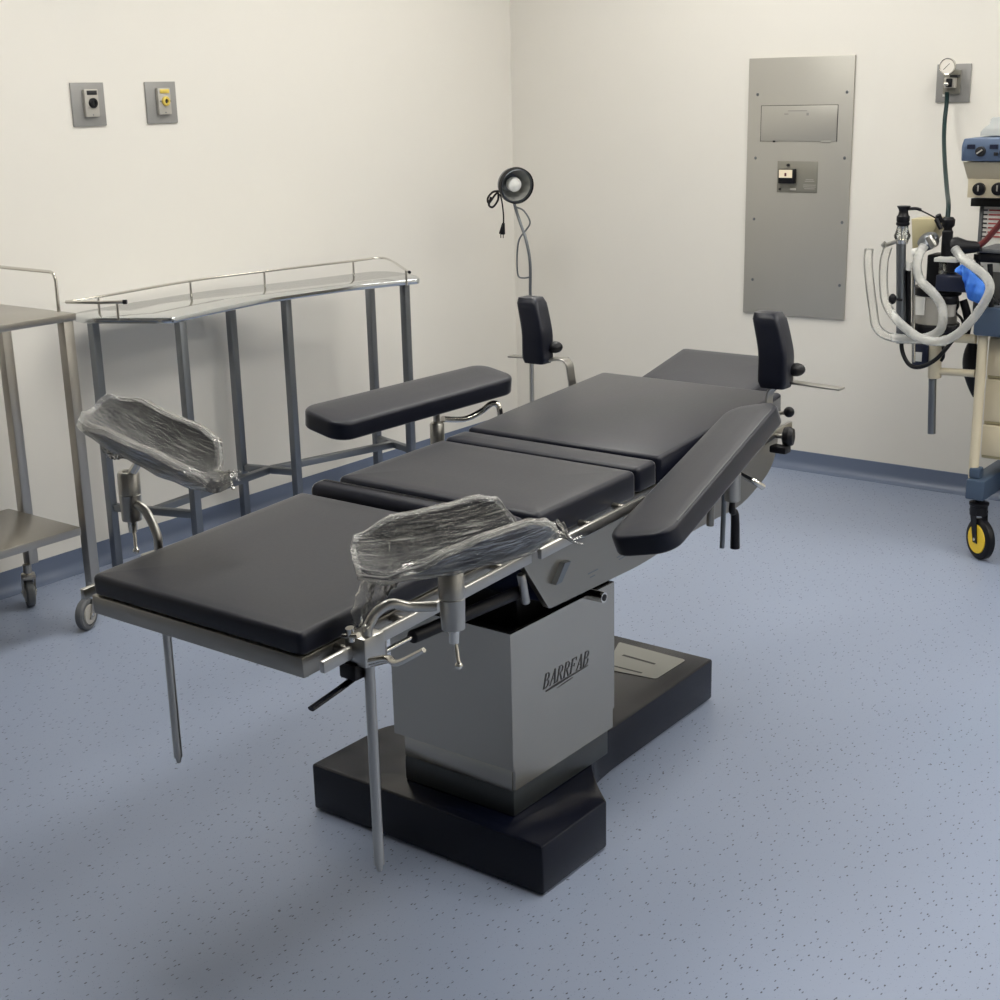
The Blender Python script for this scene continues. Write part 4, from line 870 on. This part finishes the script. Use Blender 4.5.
# beige box behind, domed valve in front of it
m = MB(); p4 = [(-1.7622, 4.5000, 1.0696), (-1.6831, 4.5000, 1.0723), (-1.6780, 4.5000, 1.0441), (-1.7072, 4.5000, 0.9859), (-1.7529, 4.5000, 0.9710)]
m.prism([(p[0], p[2]) for p in p4], 4.50, 4.60, 'y', .004); m.build('valve_box', 'cream_dark', ab)
m = MB(); a = V((-1.6740, 4.4000, 1.0220)); m.lathe(a+V((0, .03, -.012)), (-.25, -.55, .8), [(-.015, .030), (.0, .034), (.008, .033), (.018, .022), (.022, .001)], 28); m.build('domed_valve', 'steel_leg', ab)
m = MB(); m.cyl(V((-1.6578, 4.3900, 1.0298)), V((-1.6364, 4.3900, 0.9967)), .013, n=16, bev=.002); m.build('valve_port', 'satin', ab)
m = MB(); m.cyl(V((-1.7023, 4.3800, 0.9759)), V((-1.6863, 4.3800, 0.9798)), .014, n=16); m.cyl(V((-1.7104, 4.3800, 0.9473)), V((-1.7155, 4.3800, 0.9218)), .010, n=14); m.build('port_fitting', 'white', ab)
# black upright regulator taking the green hose
m = MB(); a = V((-1.6244, 4.4600, 0.9527)); zt = (-1.6331, 4.4600, 1.0835)[2]
m.lathe(a, (0, 0, 1), [(0, .017), (zt-a.z-.045, .017), (zt-a.z-.040, .013), (zt-a.z-.034, .013), (zt-a.z-.026, .020), (zt-a.z-.008, .021), (zt-a.z, .014), (zt-a.z, .001)], 22); m.build('regulator', 'black', ab)
m = MB(); m.cyl(V((-1.6444, 4.4500, 1.0684)), V((-1.6518, 4.4400, 1.0907)), .009, n=12); m.build('regulator_knob', 'black', ab)
yb('manifold', 'black', (-1.6833, 4.4400, 0.8693)[0], (-1.6118, 4.4400, 0.8737)[0], (-1.6606, 4.4400, 0.8228)[2], (-1.6696, 4.4400, 0.9651)[2], 4.45, 4.53, .006, ab)
yb('top_plate', 'white', (-1.6417, 4.4200, 0.9529)[0], (-1.5684, 4.4200, 0.9566)[0], (-1.6126, 4.4200, 0.9497)[2], (-1.6134, 4.4200, 0.9621)[2], 4.40, 4.50, .002, ab)
m = MB(); a = V((-1.6164, 4.4200, 0.9104)); m.lathe(a+V((0, .01, 0)), (0, 0, 1), [(0, .018), (.034, .018), (.034, .001)], 22); m.build('sight_glass', 'glass', ab)
m = MB(); m.lathe(a+V((0, .01, 0.001)), (0, 0, 1), [(0, .012), (.010, .013), (.012, .005), (.03, .004)], 16); m.build('sight_valve', 'chrome', ab)
m = MB(); a = V((-1.5849, 4.4200, 0.9184)); m.lathe(a, (0, 0, 1), [(0, .020), (.030, .020), (.032, .015)], 18); m.build('valve_cap', 'black', ab)
yb('absorber_block', 'navy', (-1.6251, 4.3800, 0.8800)[0], (-1.5208, 4.3800, 0.8864)[0], (-1.5759, 4.3800, 0.8612)[2], (-1.5793, 4.3800, 0.9123)[2], 4.38, 4.50, .006, ab)
m = MB(); m.lathe(V((-1.5780, 4.4000, 0.7831)), (0, 0, 1), [(0, .017), (.06, .017)], 18); m.build('bag_mount', 'outlet_grey', ab)
for px in ((-1.5814, 4.4000, 0.8333), (-1.5753, 4.4000, 0.7421)):
    m = MB(); m.lathe(V(px), (0, 0, 1), [(-.012, .022), (-.009, .024), (.009, .024), (.012, .022)], 20); m.build('clamp_ring', 'black', ab)
m = MB(); m.ball(V((-1.7412, 4.3300, 0.8344)), .016, (.8, .8, 1.05)); m.cyl(V((-1.7396, 4.3300, 0.8346)), V((-1.7178, 4.3500, 0.8303)), .004, n=10); m.build('lever_knob', 'black', ab)
yb('float_housing', 'navy', (-1.6972, 4.4200, 0.6283)[0], (-1.6475, 4.4200, 0.6330)[0], (-1.6727, 4.4200, 0.6109)[2], (-1.6771, 4.4200, 0.6824)[2], 4.41, 4.45, .003, ab)
yb('label_tag', 'white', (-1.6910, 4.4100, 0.6468)[0], (-1.6645, 4.4100, 0.6493)[0], (-1.6799, 4.4100, 0.6283)[2], (-1.6817, 4.4100, 0.6575)[2], 4.405, 4.4095, 0, ab)
tubep('drain_hose', 'black', [(-1.7247, 4.3800, 0.7135), (-1.7163, 4.3700, 0.6671), (-1.6936, 4.3600, 0.6318), (-1.6695, 4.3600, 0.6179), (-1.6370, 4.3600, 0.6243), (-1.6062, 4.3700, 0.6449), (-1.5797, 4.3800, 0.6778), (-1.5519, 4.4000, 0.7281), (-1.5275, 4.4200, 0.7778)], .0068, 5)
m = MB(); m.tube([V((-1.6015, 4.4200, 0.6825)), V((-1.5977, 4.4200, 0.6506)), V((-1.6048, 4.4200, 0.6337))], .005, 10, 4); m.build('hook', 'black', ab)
# hanging black leads and the black breathing bag
tubep('hanging_lead', 'black', [(-1.5706, 4.4300, 0.8428), (-1.5653, 4.4300, 0.8116), (-1.5736, 4.4300, 0.7920), (-1.5532, 4.4300, 0.7745), (-1.5419, 4.4300, 0.7500)], .0045, 5)
tubep('hanging_lead', 'black', [(-1.5577, 4.4500, 0.8286), (-1.5460, 4.4500, 0.7977), (-1.5370, 4.4500, 0.7603), (-1.5407, 4.4500, 0.7217)], .013, 5)
m = MB(); rg = []
a, b_ = V((-1.5578, 4.5600, 0.6846)), V((-1.5364, 4.5600, 0.4982))
for i in range(13):
    t = i/12; c = a.lerp(b_, t); w = .006+.034*math.sin(math.pi*min(1, t*1.0))**.8*(1-.35*t)
    rg.append([c+V((math.cos(an)*w, math.sin(an)*w*.8, 0)) for an in [2*math.pi*k/18 for k in range(18)]])
m.rings(rg); m.build('breathing_bag', 'black', ab, 60)

# breathing hoses: corrugated, milky
def corrugated(name, mt_, pts, r, label, group=None, pitch=.011, clear=0):
    pts = catmull([V(p) for p in pts], 14)
    ln = sum((b-a).length for a, b in zip(pts, pts[1:])); n = int(ln/pitch*4)
    d = [0]
    for a, b in zip(pts, pts[1:]): d.append(d[-1]+(b-a).length)
    out = []; j = 0
    for i in range(n+1):
        s = ln*i/n
        while j < len(d)-2 and d[j+1] < s: j += 1
        t = (s-d[j])/max(1e-6, d[j+1]-d[j]); out.append(pts[j].lerp(pts[j+1], min(1, max(0, t))))
    m = MB(); m.tube(out, lambda t: r*(1+.03*math.sin(2*math.pi*t*ln/pitch)), 14)
    o = m.build(name, mt_, None, 180)
    if clear:
        o.data.materials.append(M['hose_clear'])
        for p in o.data.polygons:
            if p.center.x + o.location.x < clear: p.material_index = 1
    return tag(o, label, 'hose', group)
corrugated('breathing_hose', 'hose', [(-1.6605, 4.3600, 1.0016), (-1.6671, 4.3400, 0.9754), (-1.6672, 4.3300, 0.9362), (-1.6519, 4.3300, 0.8967), (-1.6076, 4.3200, 0.8634), (-1.5799, 4.3200, 0.8280), (-1.5673, 4.3100, 0.7899), (-1.5743, 4.3100, 0.7519), (-1.6048, 4.3100, 0.7290), (-1.6493, 4.3100, 0.7174), (-1.7014, 4.3100, 0.7145), (-1.7516, 4.3100, 0.7215), (-1.7831, 4.3100, 0.7479), (-1.8004, 4.3200, 0.8029), (-1.8143, 4.3200, 0.8754), (-1.8290, 4.3300, 0.9464), (-1.8320, 4.3400, 0.9863)], .0145, 'milky corrugated breathing hose looping low in front of the machine', clear=(-1.7260, 4.3100, 0.7396)[0])
corrugated('breathing_hose', 'hose', [(-1.7734, 4.3500, 0.9943), (-1.7799, 4.3400, 0.9479), (-1.7735, 4.3300, 0.8767), (-1.7580, 4.3200, 0.8219), (-1.7176, 4.3000, 0.7799), (-1.6691, 4.2900, 0.7471), (-1.6186, 4.2800, 0.7245), (-1.5611, 4.2800, 0.7216), (-1.5125, 4.2800, 0.7458), (-1.4727, 4.2900, 0.7907), (-1.4405, 4.3000, 0.8465), (-1.4290, 4.3100, 0.8914), (-1.4501, 4.3200, 0.9251), (-1.4889, 4.3300, 0.9490), (-1.5347, 4.3500, 0.9718), (-1.5654, 4.3700, 0.9958)], .0140, 'milky breathing hose sweeping up past the blue cloth', clear=(-1.7256, 4.3000, 0.8046)[0])
# blue cloth hanging by the absorber
rg = []
top = [(-1.5548, 4.3600, 0.9391), (-1.5368, 4.3600, 0.9508), (-1.5142, 4.3600, 0.9383), (-1.4909, 4.3600, 0.9151), (-1.4584, 4.3600, 0.8927)]
bot = [(-1.5477, 4.3600, 0.9272), (-1.5209, 4.3600, 0.9011), (-1.5184, 4.3600, 0.8643), (-1.5044, 4.3600, 0.8436), (-1.4694, 4.3600, 0.8306)]
n = 9
tp = catmull([V(p) for p in top], 5); bt = catmull([V(p) for p in bot], 5); rnd = random.Random(3)
for i in range(len(tp)):
    f = []; 
    for j in range(n+1):
        g = j/n; p = tp[i].lerp(bt[i], g); f.append(p+V((0, -.020*math.sin(math.pi*g)*(1+.5*math.sin(i*1.1))+.004*math.sin(j*2.1+i*.8), 0)))
    for j in range(n, -1, -1):
        g = j/n; p = tp[i].lerp(bt[i], g); f.append(p+V((0, .012+.008*math.sin(math.pi*g), 0)))
    rg.append(f)
m = MB(); m.rings(rg); tag(m.build('cloth', 'cloth', None, 180), 'crumpled bright blue cloth hanging beside the navy absorber block', 'cloth')

# room light
w = bpy.data.worlds.new('world'); SC.world = w; w.use_nodes = True
w.node_tree.nodes['Background'].inputs['Color'].default_value = (.5, .5, .52, 1); w.node_tree.nodes['Background'].inputs['Strength'].default_value = .2
